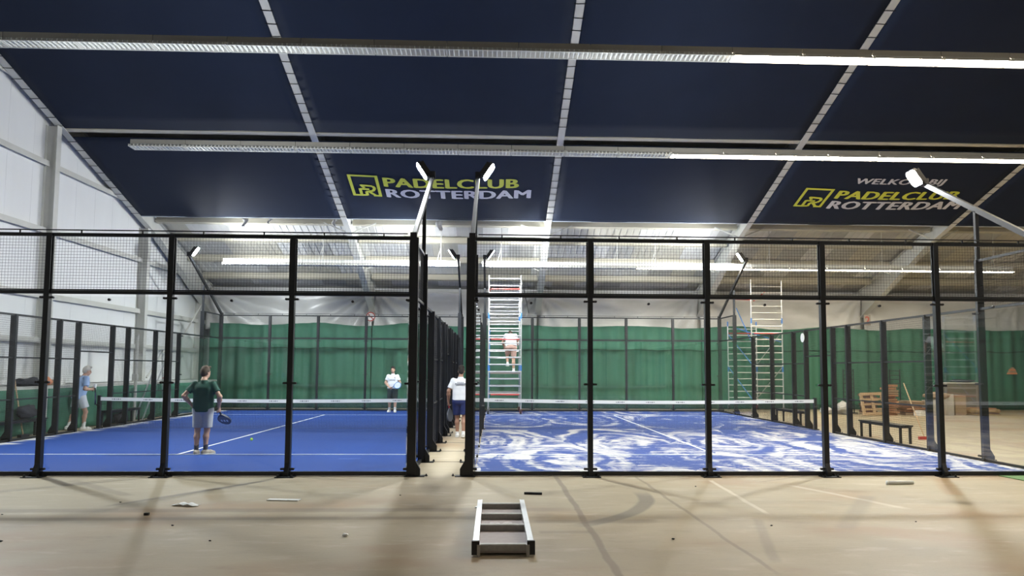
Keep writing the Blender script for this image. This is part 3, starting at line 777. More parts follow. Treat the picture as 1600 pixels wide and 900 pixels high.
def side_post(out, h):
    mb = MB().box((out * .01, 0, h / 2), (.14, .07, h))
    mb.prism([(out * .06, -.035, 0), (out * .165, -.035, 0), (out * .165, -.035, .12), (out * .08, -.035, .26), (out * .06, -.035, .26)], (0, .07, 0))
    mb.box((out * .1, 0, .006), (.3, .2, .012))
    mb.cyl((out * .24, .05, .005), (out * .24, .05, .05), .012, 6).cyl((out * .24, .05, .012), (out * .24, .05, .03), .022, 6)
    return mb
def side_wall(x, out, label):
    t = thing('side_fence', label, 'fence', (x, YE / 2, 0), 'side fences of the two courts')
    p3 = side_post(out, 3.03).data('post', BLACK); p4 = side_post(out, 4.0).data('post', BLACK)
    for k in range(1, 11): link('post', p4 if k in (1, 10) else p3, t, (x, YP[k], 0))
    def rail(y0, y1, z, th=.05): part('rail', MB().box((x, (y0 + y1) / 2, z), (.045, y1 - y0, th)), BLACK, t)
    e = .055
    rail(e, YE - e, 3.02)
    rail(e, YP[1], 3.985); rail(YP[10], YE - e, 3.985)
    rail(e, YP[5], .04, .05); rail(YP[6], YE - e, .04, .05)
    for a, b in ((2, 5), (6, 9)):
        rail(YP[a], YP[b], 2.0, .035); rail(YP[a], YP[b], 1.0, .03)
    rail(YP[5], YP[6], 2.22, .04)
    for a in (0, 1, 9, 10):
        w = YP[a + 1] - YP[a]
        part('glass_pane', MB().box((0, w / 2, 1.515), (.012, w - .02, 2.87)), GLASS, t, (x - out * .07, YP[a], 0))
        for z in (.12, 1.53, 2.93):
            for yy in (YP[a] + .06, YP[a + 1] - .06):
                q = link('clamp', clampm, t, (x - out * .07, yy, z)); q.rotation_euler = (0, 0, math.pi / 2)
    for a in (0, 10):
        q = link('mesh_panel', shared_mesh(YP[a + 1] - YP[a] - .09, .91, 'y'), t, (x, YP[a] + .045, 3.05)); q['kind'] = 'stuff'
    for a in range(2, 9):
        z0 = 2.25 if a == 5 else .07
        q = link('mesh_panel', shared_mesh(YP[a + 1] - YP[a] - .08, 2.99 - z0, 'y'), t, (x, YP[a] + .04, z0)); q['kind'] = 'stuff'
side_wall(LL, -1, 'side fence of the left court along the white gable wall')
side_wall(XL, 1, 'side fence of the left court along the passage')
side_wall(XR, -1, 'side fence of the right court along the passage')
side_wall(RR, 1, 'side fence of the right court towards the pallets')
for k in (1, 2, 3):
    solo('tie_bar', MB().bar((XL + .2, YP[k] + .06, .004), (XR - .2, YP[k] + .06, .004), .010, .006), ALUD, f'thin tie bar on the passage floor, {ORD[k - 1]} from the front', 'tie bar', 'tie bars across the passage')

# floodlight masts
def mast(x, far, inw, label):
    sy = -1 if far else 1; yb = YE if far else 0
    t = thing('floodlight_mast', label, 'floodlight', (x, yb, 4.0), 'floodlight masts on the fence corners')
    tip = (x, yb + sy * 3.75, 5.98)
    part('arm', MB().bar((x, yb + sy * .02, 4.02), tip, .07, .10), BLACK, t)
    ys_ = YP[10] if far else YP[1]
    part('strut', MB().bar((x, ys_, 4.0), (x, ys_, 5.0), .07, .07), BLACK, t)
    part('foot_cap', MB().box((x, yb + sy * .03, 4.03), (.11, .12, .12)), BLACKP, t)
    part('bracket', MB().box((tip[0], tip[1], tip[2] + .04), (.12, .14, .16)).bar((x, tip[1], tip[2] + .05), (x + inw * .16, tip[1], tip[2] + .08), .05, .05), BLACKP, t)
    c = Vector((x + inw * .24, tip[1], tip[2] + .13))
    n = Vector((inw * .82, -.12 * sy, -.55)).normalized()
    side = Vector((0, 1, 0)); side = (side - n * side.dot(n)).normalized(); up = n.cross(side).normalized()
    def slab(off, th, a, b):
        mb = MB(); o0 = c + n * off
        pts = []
        for (i, j) in ((-1, -.7), (-.7, -1), (.7, -1), (1, -.7), (1, .7), (.7, 1), (-.7, 1), (-1, .7)): pts.append(o0 + side * (a * i) + up * (b * j))
        return mb.prism(pts, n * th)
    h = part('lamp_head', slab(-.07, .07, .165, .20), BLACKP, t)
    fins = MB()
    for k in range(7): fins.bar(c - n * .10 + side * (-.15 + .05 * k) - up * .15, c - n * .10 + side * (-.15 + .05 * k) + up * .15, .008, .06, n)
    part('cooling_fins', fins, BLACKP, h)
    part('lens', slab(.002, .012, .148, .182), FLOODON, h)
mast(LL, False, 1, 'floodlight mast at the near left corner of the left court, mostly outside the frame')
mast(XL, False, -1, 'left of the two tall floodlight arms rising above the passage entrance')
mast(XR, False, 1, 'right of the two tall floodlight arms rising above the passage entrance')
mast(RR, False, -1, 'floodlight arm glaring in front of the right lettering')
mast(LL, True, 1, 'floodlight arm at the far left corner near the gable wall')
mast(XL, True, -1, 'left of the two small floodlights at the far end of the passage')
mast(XR, True, 1, 'right of the two small floodlights at the far end of the passage')
mast(RR, True, -1, 'floodlight arm left of the far scaffold, at the far right court corner')

# nets
def net(x0, side):
    yn = YN
    t = thing('padel_net', f'net with white top tape across the {side} court', 'net', (x0 + 2.5 * S, yn, 0))
    for x in (x0 + .06, x0 + 5 * S - .06):
        part('net_post', MB().box((x, yn, .5), (.08, .10, .94)).box((x, yn, .035), (.16, .2, .026)).cyl((x - .05, yn - .06, .7), (x + .05, yn - .06, .7), .025, 8), BLACK, t)
    def zt(u): return .92 - .05 * math.sin(math.pi * u)
    o = part('tape', MB().grid(lambda u, v: (x0 + .1 + (5 * S - .2) * u, yn - .012, zt(u) - .10 + .10 * v), 40, 2), TAPE, t); solidify(o, .02)
    mb = MB(); xa = x0 + .1; W = 5 * S - .2; n = int(W / .045); r = .0016
    for k in range(n + 1):
        u = k / n; X = xa + W * u; mb.box((X, yn, (zt(u) - .1) / 2 + .02), (2.4 * r, 2.4 * r, zt(u) - .12))
    for k in range(18):
        z = .04 + k * .044
        mb.box((xa + W / 2, yn, z), (W, 2.4 * r, 2.4 * r))
    part('net_mesh', mb, NETBLK, t, kind='stuff')
    mb = MB()
    for k in range(11):   # small dark print on the tape, too small to read
        u = (k + .5) / 11
        for j in range(5): mb.box((xa + W * u + (j - 2) * .055, yn - .0235, zt(u) - .05), (.035, .002, .018 + .012 * (j % 2)))
    part('tape_print', mb, RACKN, t)
net(LL, 'left'); net(XR, 'right')

# ------------------------------------------------------------------ scaffold towers
def scaffold(x0, y0, w, dpt, h, label, reds, rear_h, skew=0.0):
    t = thing('scaffold_tower', label, 'scaffold', (x0 + w / 2, y0 + dpt / 2, 0))
    rungm = MB().cyl((0, 0, 0), (w, 0, 0), .024, 8).data('rung', ALUR)
    for yy, hh in ((y0, h), (y0 + dpt, rear_h)):
        sk = skew if yy > y0 else 0.0
        for xx in (x0 + sk, x0 + w + sk):
            u = part('upright', MB().cyl((xx, yy, .2), (xx, yy, hh), .026, 10), ALU, t)
            for z in (1.72, 3.78):
                if z < hh: part('collar', MB().cyl((xx, yy, z), (xx, yy, z + .22), .033, 10), BLUEP, u)
            ca = part('castor', MB().cyl((xx - .025, yy, .122), (xx + .025, yy, .122), .10, 14), BLACKP, t)
            part('castor_fork', MB().box((xx - .04, yy, .13), (.012, .06, .14)).box((xx + .04, yy, .13), (.012, .06, .14)).box((xx, yy, .2), (.1, .06, .02)), REDP if xx > x0 + sk else ALU, ca)
        z = .55
        while z < hh - .05:
            link('rung', rungm, t, (x0 + sk, yy, z)); z += .283
    for z in reds:
        part('guard_rail', MB().cyl((x0 + .02, y0 + .02, z), (x0 + .03 + skew, y0 + dpt, z + .12), .022, 8).cyl((x0 + .1, y0 - .04, z), (x0 + w - .06, y0 - .04, z), .026, 8), REDP, t)
    for za, zb, xx in ((.5, 1.9, x0), (2.0, 3.4, x0)):
        part('diagonal_brace', MB().cyl((xx + .03, y0, za), (xx + .03 + skew, y0 + dpt, zb), .02, 8), BLUEP, t)
        part('diagonal_brace', MB().cyl((x0 + w - .03, y0, zb), (x0 + w - .03 + skew, y0 + dpt, za), .02, 8), ALU, t)
    return t
Z_T = .022
t1 = scaffold(-.21, 17.6, 1.28, 2.15, 5.5, 'tall aluminium scaffold tower inside the right court with a worker on it', (.78, 2.95, 4.95), 5.45)
part('platform', MB().box((.45, 18.8, 1.62), (1.2, 1.75, .05)), PLY, t1)
part('cable', MB().cyl((1.15, 17.9, 5.1), (1.3, 18.5, 4.6), .015, 6).cyl((1.3, 18.5, 4.6), (1.42, 18.9, 4.1), .015, 6), BLACKP, t1)
t2 = scaffold(10.95, 19.6, 1.32, 2.45, 5.65, 'aluminium scaffold tower with blue braces outside the right court', (3.35,), 3.9, -.28)
part('diagonal_brace', MB().cyl((10.95, 19.62, 3.0), (11.0, 21.8, 4.6), .022, 8).cyl((12.2, 19.6, 3.0), (10.96, 21.9, 3.7), .02, 8), BLUEP, t2)
part('guard_rail', MB().cyl((11.1, 19.7, 4.75), (12.0, 20.9, 5.25), .025, 8).cyl((10.95, 19.7, 4.8), (10.3, 21.5, 5.0), .025, 8), REDP, t2)

# ------------------------------------------------------------------ benches, ladder, things along the left wall
def bench(x, ya, yb, label, zt=.46):
    t = thing('bench', label, 'bench', (x, (ya + yb) / 2, 0), 'black courtside benches')
    for k in range(3): part('seat_slat', MB().box((x - .11 + .11 * k, (ya + yb) / 2, zt - .02), (.10, yb - ya, .035)), BLACK, t)
    part('seat_frame', MB().box((x, (ya + yb) / 2, zt - .06), (.28, yb - ya - .06, .03)), BLACK, t)
    for yy in (ya + .08, yb - .08):
        for s in (-.12, .12): part('leg', MB().box((x + s, yy, (zt - .06) / 2), (.05, .05, zt - .06)), BLACK, t)
bench(RR + .42, 5.65, 7.85, 'black bench outside the right court, nearer one')
bench(RR + .42, 11.9, 14.2, 'black bench outside the right court, further one')
bench(LL - .42, 4.7, 7.95, 'black bench at the left edge of the photo with a dark bag on it')
bench(LL - .42, 11.3, 13.4, 'black bench behind the net, left of the ladder')
def lump(c, r, seed, name, m, label, cat, flat=.0):
    rs = np.random.default_rng(seed); mb = MB().sphere((0, 0, 0), 1, 20, 12); a = rs.normal(size=(6, 3)); p = rs.random(6) * 6
    vs = []
    for q in mb.v:
        d = 1 + .15 * sum(math.sin(4 * (q[0] * a[k][0] + q[1] * a[k][1] + q[2] * a[k][2]) + p[k]) for k in range(6)) / 1.6
        vs.append((c[0] + q[0] * d * r[0], c[1] + q[1] * d * r[1], max(c[2] - r[2] * (1 - flat), c[2] + q[2] * d * r[2])))
    mb.v = vs
    return solo(name, mb, m, label, cat, None, True)
b = lump((LL - .42, 7.25, .63), (.16, .35, .16), 3, 'sports_bag', DARKCL, 'dark sports bag lying on the bench at the left edge', 'bag')
b = lump((LL - .43, 12.4, .17), (.15, .34, .165), 5, 'sports_bag', DARKCL, 'dark sports bag under the bench behind the net', 'bag')
b = lump((-12.55, 8.45, 1.36), (.28, .62, .11), 8, 'dark_jacket', DARKCL, 'dark jacket spread on the white ledge at the left', 'jacket')
b = lump((-12.4, 9.1, 1.37), (.12, .13, .115), 11, 'orange_helmet', ORANGE, 'orange bag on the white ledge next to the dark jacket', 'bag')
b.name = 'orange_bag'
t = thing('broom', 'long pale stick leaning on the green wall base at the left edge', 'broom', (-11.95, 7.0, 0))
part('stick', MB().cyl((-11.9, 7.25, .03), (-12.04, 7.0, 1.46), .018, 8), WOOD, t)
part('brush', MB().box((-11.9, 7.26, .04), (.10, .35, .07)), DARKCL, t)
for n, (y, d) in enumerate(((9.75, .16), (10.05, .22))):
    solo('paper_box', MB().box((-12.6, y, 1.26 + d / 2), (.25, .22, d)), (CARD, WHITEPL)[n], ('small brown box', 'small white box')[n] + ' on the ledge left of the man in the light blue shirt', 'box')
t = thing('step_ladder', 'aluminium stepladder with one red rung standing behind the net at the left', 'ladder', (-11.85, 14.8, 0))
for xx in (-12.03, -11.76):
    part('strut', MB().bar((xx, 13.65, .0), (xx, 15.62, 2.42), .03, .05), ALU, t)
    part('stile', MB().bar((xx, 15.95, .0), (xx, 15.66, 2.42), .03, .07), ALU, t)
for k in range(8):
    z = .28 * (k + 1); yy = 15.95 - .29 * z / 2.42
    part('rung', MB().box((-11.895, yy, z), (.27, .07, .03)), REDP if k == 4 else ALU, t)
part('top_step', MB().box((-11.895, 15.64, 2.43), (.31, .16, .03)), ALU, t)
part('side_spreader', MB().cyl((-11.76, 14.9, 1.53), (-11.76, 15.77, 1.53), .012, 6), ALU, t)
solo('white_pipe', MB().cyl((-11.96, 13.5, 0), (-11.96, 13.5, 2.9), .05, 10).cyl((-11.96, 13.5, 1.2), (-11.96, 13.5, 1.3), .062, 10).box((-11.98, 13.5, 1.45), (.16, .14, .2)), STEELW, 'white upright pipe with a small box, left of the stepladder', 'pipe')
solo('round_plate', MB().cyl((RR - .1, YP[6], 2.8), (RR - .085, YP[6], 2.8), .14, 18), WHITEPL, 'round white disc on a post of the right side fence near the gate', 'disc')
solo('white_post', MB().box((-12.0, 8.3, .63), (.10, .10, 1.26)), STEELW, 'white post standing against the green wall base behind the second front fence post', 'post')

# ------------------------------------------------------------------ building rubbish at the right
def pallet(t, o, ux, uz, w=.95, h=.8):
    o, ux, uz = Vector(o), Vector(ux).normalized(), Vector(uz).normalized(); n = ux.cross(uz)
    for k in range(5): part('board', MB().bar(o + uz * (h * k / 4 + .05), o + uz * (h * k / 4 + .05) + ux * w, .022, .085, uz), WOOD, t)
    for k in range(3):
        a = o + ux * (.05 + (w - .1) * k / 2) + n * .06
        part('bearer', MB().bar(a, a + uz * (h + .1), .09, .09, ux), WOOD, t)
    for k in range(2): part('back_board', MB().bar(o + uz * (h * k + .05) + n * .12, o + uz * (h * k + .05) + n * .12 + ux * w, .022, .10, uz), WOOD, t)
t = thing('wooden_pallet', 'pale wooden pallet propped up on edge in front of the timber stack', 'pallet', (14.9, 17.3, 0))
pallet(t, (14.52, 17.2, .02), (1, .05, .03), (-.02, .28, 1))
t = thing('wooden_pallet', 'pallet lying on the floor at the right near the grey crate', 'pallet', (20.6, 18.5, 0))
pallet(t, (19.4, 18.0, .12), (1, .02, 0), (0, 1, .0), 1.2, .9)
part('back_board', MB().box((20.0, 18.4, .03), (1.2, .9, .03)), WOOD, t)
def stack(x, y, n, w, d, lab, m=WOODR):
    t = thing('timber_stack', lab, 'timber stack', (x, y, 0))
    z = 0
    for k in range(n):
        h = random.uniform(.07, .12); ww = w * random.uniform(.85, 1.05)
        part('plank_bundle', MB().box((x + random.uniform(-.05, .05), y + random.uniform(-.08, .08), z + h * .42), (ww, d * random.uniform(.9, 1.1), h * .78)), random.choice((m, m, WOODR if m is WOODR else m, CARD)), t); z += h
stack(16.02, 18.0, 13, .44, .45, 'tall stack of reddish boards behind the propped pallet')
stack(15.5, 18.75, 9, .45, .7, 'stack of dark reddish boards between pallet and tall stack', mat('dark_red_timber', (.16, .085, .07), .8, 0, .2, 6))
stack(17.0, 18.3, 6, .8, .7, 'low stack of planks right of the tall board stack')
stack(20.6, 19.6, 3, 1.6, .7, 'low heap of reddish boards in front of the grey crate')
for n, (x, y, w_, h_, m, lab) in enumerate(((17.75, 17.9, .62, .62, CREAMBOX, 'off-white box right of the board stacks'), (18.35, 18.1, .5, .86, CREAMBOX, 'taller off-white box beside the right fence post'), (19.0, 18.3, .45, .8, CARD, 'brown carton right of the off-white boxes'),
                                        (17.1, 17.6, .35, .2, WHITEPL, 'small white pack lying on the floor by the boxes'))):
    z0 = .0
    mb = MB().box((x, y, h_ / 2), (w_, .5, h_)); mb.box((x, y, h_ + .006), (w_ * .5, .52, .012)).box((x - w_ * .25, y - .252, h_ * .5), (w_ * .4, .01, h_ * .5))
    solo('carton', mb, m, lab, 'box')
lump((17.9, 17.9, .79), (.5, .22, .14), 21, 'cardboard_heap', CARD, 'crumpled cardboard on the off-white boxes', 'cardboard')
lump((14.3, 18.4, .24), (.34, .28, .24), 22, 'plastic_bag', FILM, 'pale plastic rubbish bag left of the propped pallet', 'bag')
lump((13.75, 18.7, .15), (.26, .25, .15), 23, 'plastic_bag', FILM, 'smaller pale plastic bag further left of the propped pallet', 'bag')
t = thing('grey_crate', 'large grey-brown crate in front of the curtain at the right', 'crate', (20.8, 21.0, 0))
for k in range(4): part('side_board', MB().box((20.85, 20.6, .16 + .31 * k), (1.75, .04, .30)), BOXG, t)
part('body', MB().box((20.85, 21.05, .62), (1.68, .84, 1.24)), BOXG, t)
part('lid', MB().box((20.85, 21.02, 1.27), (1.8, .95, .05)), CREAMBOX, t)
lump((20.9, 21.0, 1.36), (.5, .3, .07), 31, 'cloth_bundle', DARKCL, 'dark cloth bundle lying on the grey crate', 'cloth')
def rack(x, y, lab):
    t = thing('wire_rack', lab, 'rack', (x, y, 0))
    for s in (-.22, .22): part('upright', MB().cyl((x + s, y, 0), (x + s, y, 1.85), .022, 8), BLACK, t)
    for k in range(9): part('rung', MB().cyl((x - .22, y, .35 + .18 * k), (x + .22, y, .35 + .18 * k), .014, 6), BLACK, t)
    part('foot', MB().box((x, y, .02), (.55, .4, .03)), BLACK, t)
rack(14.95, 19.3, 'dark wire rack standing behind the propped pallet')
rack(17.0, 19.4, 'dark wire rack standing behind the low planks')
t = thing('broom', 'wooden broom leaning on the outside of the right side fence', 'broom', (11.2, 6.9, 0))
part('stick', MB().cyl((11.28, 7.0, .05), (12.05, 9.4, 1.42), .016, 8), WOOD, t)
part('brush', MB().box((11.27, 6.97, .04), (.32, .08, .08)), REDP, t)
t = thing('orange_dome', 'small orange striped dome shape on the green curtain at the right edge', 'sign', (24.2, YC - .22, 1.5))  # orange and brown bands forming a small dome against the curtain
tri = lambda z: .21 * math.sqrt(max(0.0, (1.99 - z) / .33))
for k in range(4):
    za, zb = 1.66 + .082 * k, 1.66 + .082 * (k + 1) - .004
    a, b_ = tri(za) , max(.03, tri(zb))
    part('stripe', MB().prism([(24.2 - a, YC - .15, za), (24.2 + a, YC - .15, za), (24.2 + b_, YC - .15, zb), (24.2 - b_, YC - .15, zb)], (0, .18, 0)), ORANGE if k % 2 == 0 else CARD, t)

# ------------------------------------------------------------------ foreground: scaffold platform lying face down, scraps
t = thing('scaffold_platform', 'aluminium scaffold platform lying upside down on the concrete in the foreground', 'platform', (.1, -4.4, 0))
fx0, fx1, fy0, fy1 = -.19, .40, -5.58, -3.17
part('side_rail', MB().box((fx0 + .03, (fy0 + fy1) / 2, .085), (.055, fy1 - fy0, .095)).box((fx0 + .055, (fy0 + fy1) / 2, .133), (.012, fy1 - fy0, .006)), ALU, t)
part('side_rail', MB().box((fx1 - .03, (fy0 + fy1) / 2, .085), (.055, fy1 - fy0, .095)).box((fx1 - .055, (fy0 + fy1) / 2, .133), (.012, fy1 - fy0, .006)), ALU, t)
for y in (fy0 + .03, fy0 + .98, fy0 + 1.62, fy1 - .10):
    part('cross_bar', MB().box(((fx0 + fx1) / 2, y, .07), (fx1 - fx0 - .11, .03, .058)).box(((fx0 + fx1) / 2, y + .025, .1), (fx1 - fx0 - .11, .05, .005)), ALUD, t)
part('plywood_deck', MB().box(((fx0 + fx1) / 2, (fy0 + fy1) / 2, .03), (fx1 - fx0 - .10, fy1 - fy0 - .04, .02)), PLY, t)
me, co = text_mesh('RS', .26, .34, mat('white_paint_mark', (.62, .58, .56), .7, 0, .2, 30), 'paint_mark', .05)
link('paint_mark', on_plane(me, co, (-.03, fy0 + 1.10, .0415), (1, 0, 0), (0, 1, 0)), t)
for xx in (fx0 + .03, fx1 - .03):
    part('end_cap', MB().box((xx, fy0 - .015, .08), (.075, .04, .13)), BLACKP, t)
    part('hook', MB().box((xx + (.03 if xx < 0 else -.03), fy0 - .03, .055), (.03, .03, .11)), ALUD, t)
solo('metal_strip', MB().bar((-.22, -2.98, .008), (.10, -3.04, .008), .08, .012), WHITEPL, 'thin pale strip lying behind the upturned scaffold platform', 'strip')
solo('plastic_strip', MB().bar((-3.03, -2.37, .008), (-2.60, -2.42, .008), .11, .012), WHITEPL, 'white strip on the concrete left of the scaffold platform', 'strip')
solo('wood_strip', MB().bar((.45, -1.90, .015), (.70, -1.94, .015), .04, .03), DARKCL, 'dark wooden strip on the concrete behind the scaffold platform', 'strip')
solo('white_tube', MB().cyl((6.2, -1.0, .03), (6.62, -.97, .03), .03, 10).cyl((6.18, -1.0, .03), (6.2, -1.0, .03), .034, 10), WHITEPL, 'white tube lying on the concrete at the right', 'tube', None, True)
mb = MB().grid(lambda u, v: (-4.12 + .32 * u + .02 * math.sin(7 * v), -2.86 + .13 * v + .03 * math.sin(6 * u), .008 + .03 * abs(math.sin(7 * u + 3 * v)) * math.sin(math.pi * u)), 14, 8)
solidify(solo('plastic_sheet', mb, WHITEPL, 'crumpled white plastic on the concrete at the left', 'plastic scrap', None, True), .004)
solo('black_block', MB().box((-4.17, -3.45, .015), (.055, .04, .03)), BLACKP, 'small black block on the concrete below the crumpled plastic', 'block')
lump((-1.56, -4.69, .016), (.03, .025, .016), 41, 'plaster_crumb', WHITEPL, 'small pale crumb on the concrete left of the scaffold platform', 'crumb')
for n, (x, y, s) in enumerate(((-5.9, -3.4, .012), (-4.9, -2.55, .014), (-6.2, -4.4, .014), (-5.0, -4.9, .02), (-3.6, -4.1, .016), (-6.9, -5.1, .02), (-2.9, -4.9, .014), (1.9, -4.9, .018), (3.2, -4.2, .014), (5.0, -4.0, .012), (3.1, -1.2, .014), (-1.3, -2.0, .012))):
    s *= .6; lump((x, y, s * .7), (s * 1.5, s, s * .7), 50 + n, 'grit', DARKCL, 'tiny dark bit of grit on the foreground concrete', 'grit')['group'] = 'bits of grit on the concrete'

# tennis ball on the left court
o = solo('padel_ball', MB().sphere((-6.23 + .38, 6.15, .058), .036, 16, 10), BALLM, 'yellow-green ball lying on the blue turf of the left court', 'ball', None, True)

# ------------------------------------------------------------------ people (signed-distance bodies, meshed as one surface)
def smin(a, b, k):
    h = np.clip(.5 + .5 * (b - a) / k, 0, 1); return b * (1 - h) + a * h - k * h * (1 - h)
class SDF:
    def __init__(s): s.p = []; s.cuts = []
    def cone(s, a, b, ra, rb, k=.03, cut=None):
        a, b = np.array(a, float), np.array(b, float); s.p.append(('c', a, b, ra, rb, k, cut)); return s
    def ell(s, c, r, R=None, k=.02):
        s.p.append(('e', np.array(c, float), np.array(r, float), np.eye(3) if R is None else R, k)); return s
    def cut(s, n, pt): s.cuts.append((np.array(n, float), np.array(pt, float))); return s
    def mesh(s, name, m, h=.009, smooth=True):
        lo, hi = np.full(3, 1e9), np.full(3, -1e9)
        for q in s.p:
            if q[0] == 'c': a = np.minimum(q[1] - q[3], q[2] - q[4]); b = np.maximum(q[1] + q[3], q[2] + q[4])
            else: R = max(q[2]); a, b = q[1] - R, q[1] + R
            lo = np.minimum(lo, a); hi = np.maximum(hi, b)
        lo -= 3 * h; hi += 3 * h; n = np.ceil((hi - lo) / h).astype(int) + 1
        ax = [lo[i] + h * np.arange(n[i]) for i in range(3)]
        D = np.full(n, .2)
        for q in s.p:
            if q[0] == 'c': a = np.minimum(q[1] - q[3], q[2] - q[4]); b = np.maximum(q[1] + q[3], q[2] + q[4]); k = q[5]
            else: R = max(q[2]); a, b = q[1] - R, q[1] + R; k = q[4]
            i0 = np.maximum(0, ((a - lo - .06) / h).astype(int)); i1 = np.minimum(n, ((b - lo + .06) / h).astype(int) + 2)
            sl_ = tuple(slice(i0[i], i1[i]) for i in range(3))
            G = np.stack(np.meshgrid(*[ax[i][sl_[i]] for i in range(3)], indexing='ij'), -1)
            if q[0] == 'c':
                _, A, B, ra, rb, k, cut = q; d = B - A; L2 = max(d @ d, 1e-9)
                tt = np.clip(((G - A) @ d) / L2, 0, 1)
                v = np.linalg.norm(G - A - tt[..., None] * d, axis=-1) - (ra + (rb - ra) * tt)
                if cut is not None: v = np.maximum(v, (G - np.array(cut[1])) @ np.array(cut[0]))
            else:
                _, c_, r_, R_, k = q; g = (G - c_) @ R_
                v = (np.linalg.norm(g / r_, axis=-1) - 1) * min(r_)
            D[sl_] = smin(D[sl_], v, k)
        if s.cuts:
            G = np.stack(np.meshgrid(*ax, indexing='ij'), -1)
            for nn, pt in s.cuts: D = np.maximum(D, (G - pt) @ nn)
        sg = D < 0
        # surface nets
        idx = -np.ones(np.array(D.shape) - 1, int); acc = np.zeros(idx.shape + (3,)); cnt = np.zeros(idx.shape)
        def corner(o): return tuple(slice(o[i], D.shape[i] - 1 + o[i]) for i in range(3))
        cs = [(i, j, k) for i in (0, 1) for j in (0, 1) for k in (0, 1)]
        for a in cs:
            for ax_ in range(3):
                if a[ax_] == 0:
                    b = list(a); b[ax_] = 1
                    da, db = D[corner(a)], D[corner(b)]; mk = (da < 0) != (db < 0)
                    tt = np.where(mk, da / np.where(mk, da - db, 1), 0)
                    for c_ in range(3): acc[..., c_] += np.where(mk, a[c_] + (tt if c_ == ax_ else 0), 0)
                    cnt += mk
        act = cnt > 0; idx[act] = np.arange(act.sum())
        base = np.argwhere(act); V = lo + h * (base + acc[act] / cnt[act][:, None])
        F = []
        for ax_ in range(3):
            o1, o2 = [q for q in range(3) if q != ax_]
            a = [slice(None)] * 3; b = [slice(None)] * 3; a[ax_] = slice(0, -1); b[ax_] = slice(1, None)
            sa, sb = sg[tuple(a)], sg[tuple(b)]
            e = np.argwhere(sa != sb); ok = (e[:, o1] > 0) & (e[:, o2] > 0) & (e[:, o1] < D.shape[o1] - 1) & (e[:, o2] < D.shape[o2] - 1); e = e[ok]
            def cell(d1, d2):
                q = e.copy(); q[:, o1] -= d1; q[:, o2] -= d2; return idx[q[:, 0], q[:, 1], q[:, 2]]
            quad = np.stack([cell(1, 1), cell(0, 1), cell(0, 0), cell(1, 0)], 1)
            fl = sa[e[:, 0], e[:, 1], e[:, 2]]
            if ax_ == 1: fl = ~fl
            quad[~fl] = quad[~fl][:, ::-1]; F.append(quad)
        F = np.concatenate(F)
        me = bpy.data.meshes.new(name); me.from_pydata(V.tolist(), [], F.tolist()); me.materials.append(m)
        if smooth: me.polygons.foreach_set('use_smooth', [True] * len(me.polygons))
        me.update(); return me

def lerp(a, b, f): return np.array(a, float) * (1 - f) + np.array(b, float) * f
def unit(v): v = np.array(v, float); return v / np.linalg.norm(v)
def rotz(a): c_, s_ = math.cos(a), math.sin(a); return np.array([[c_, -s_, 0], [s_, c_, 0], [0, 0, 1.]])
def rotx(a): c_, s_ = math.cos(a), math.sin(a); return np.array([[1., 0, 0], [0, c_, -s_], [0, s_, c_]])

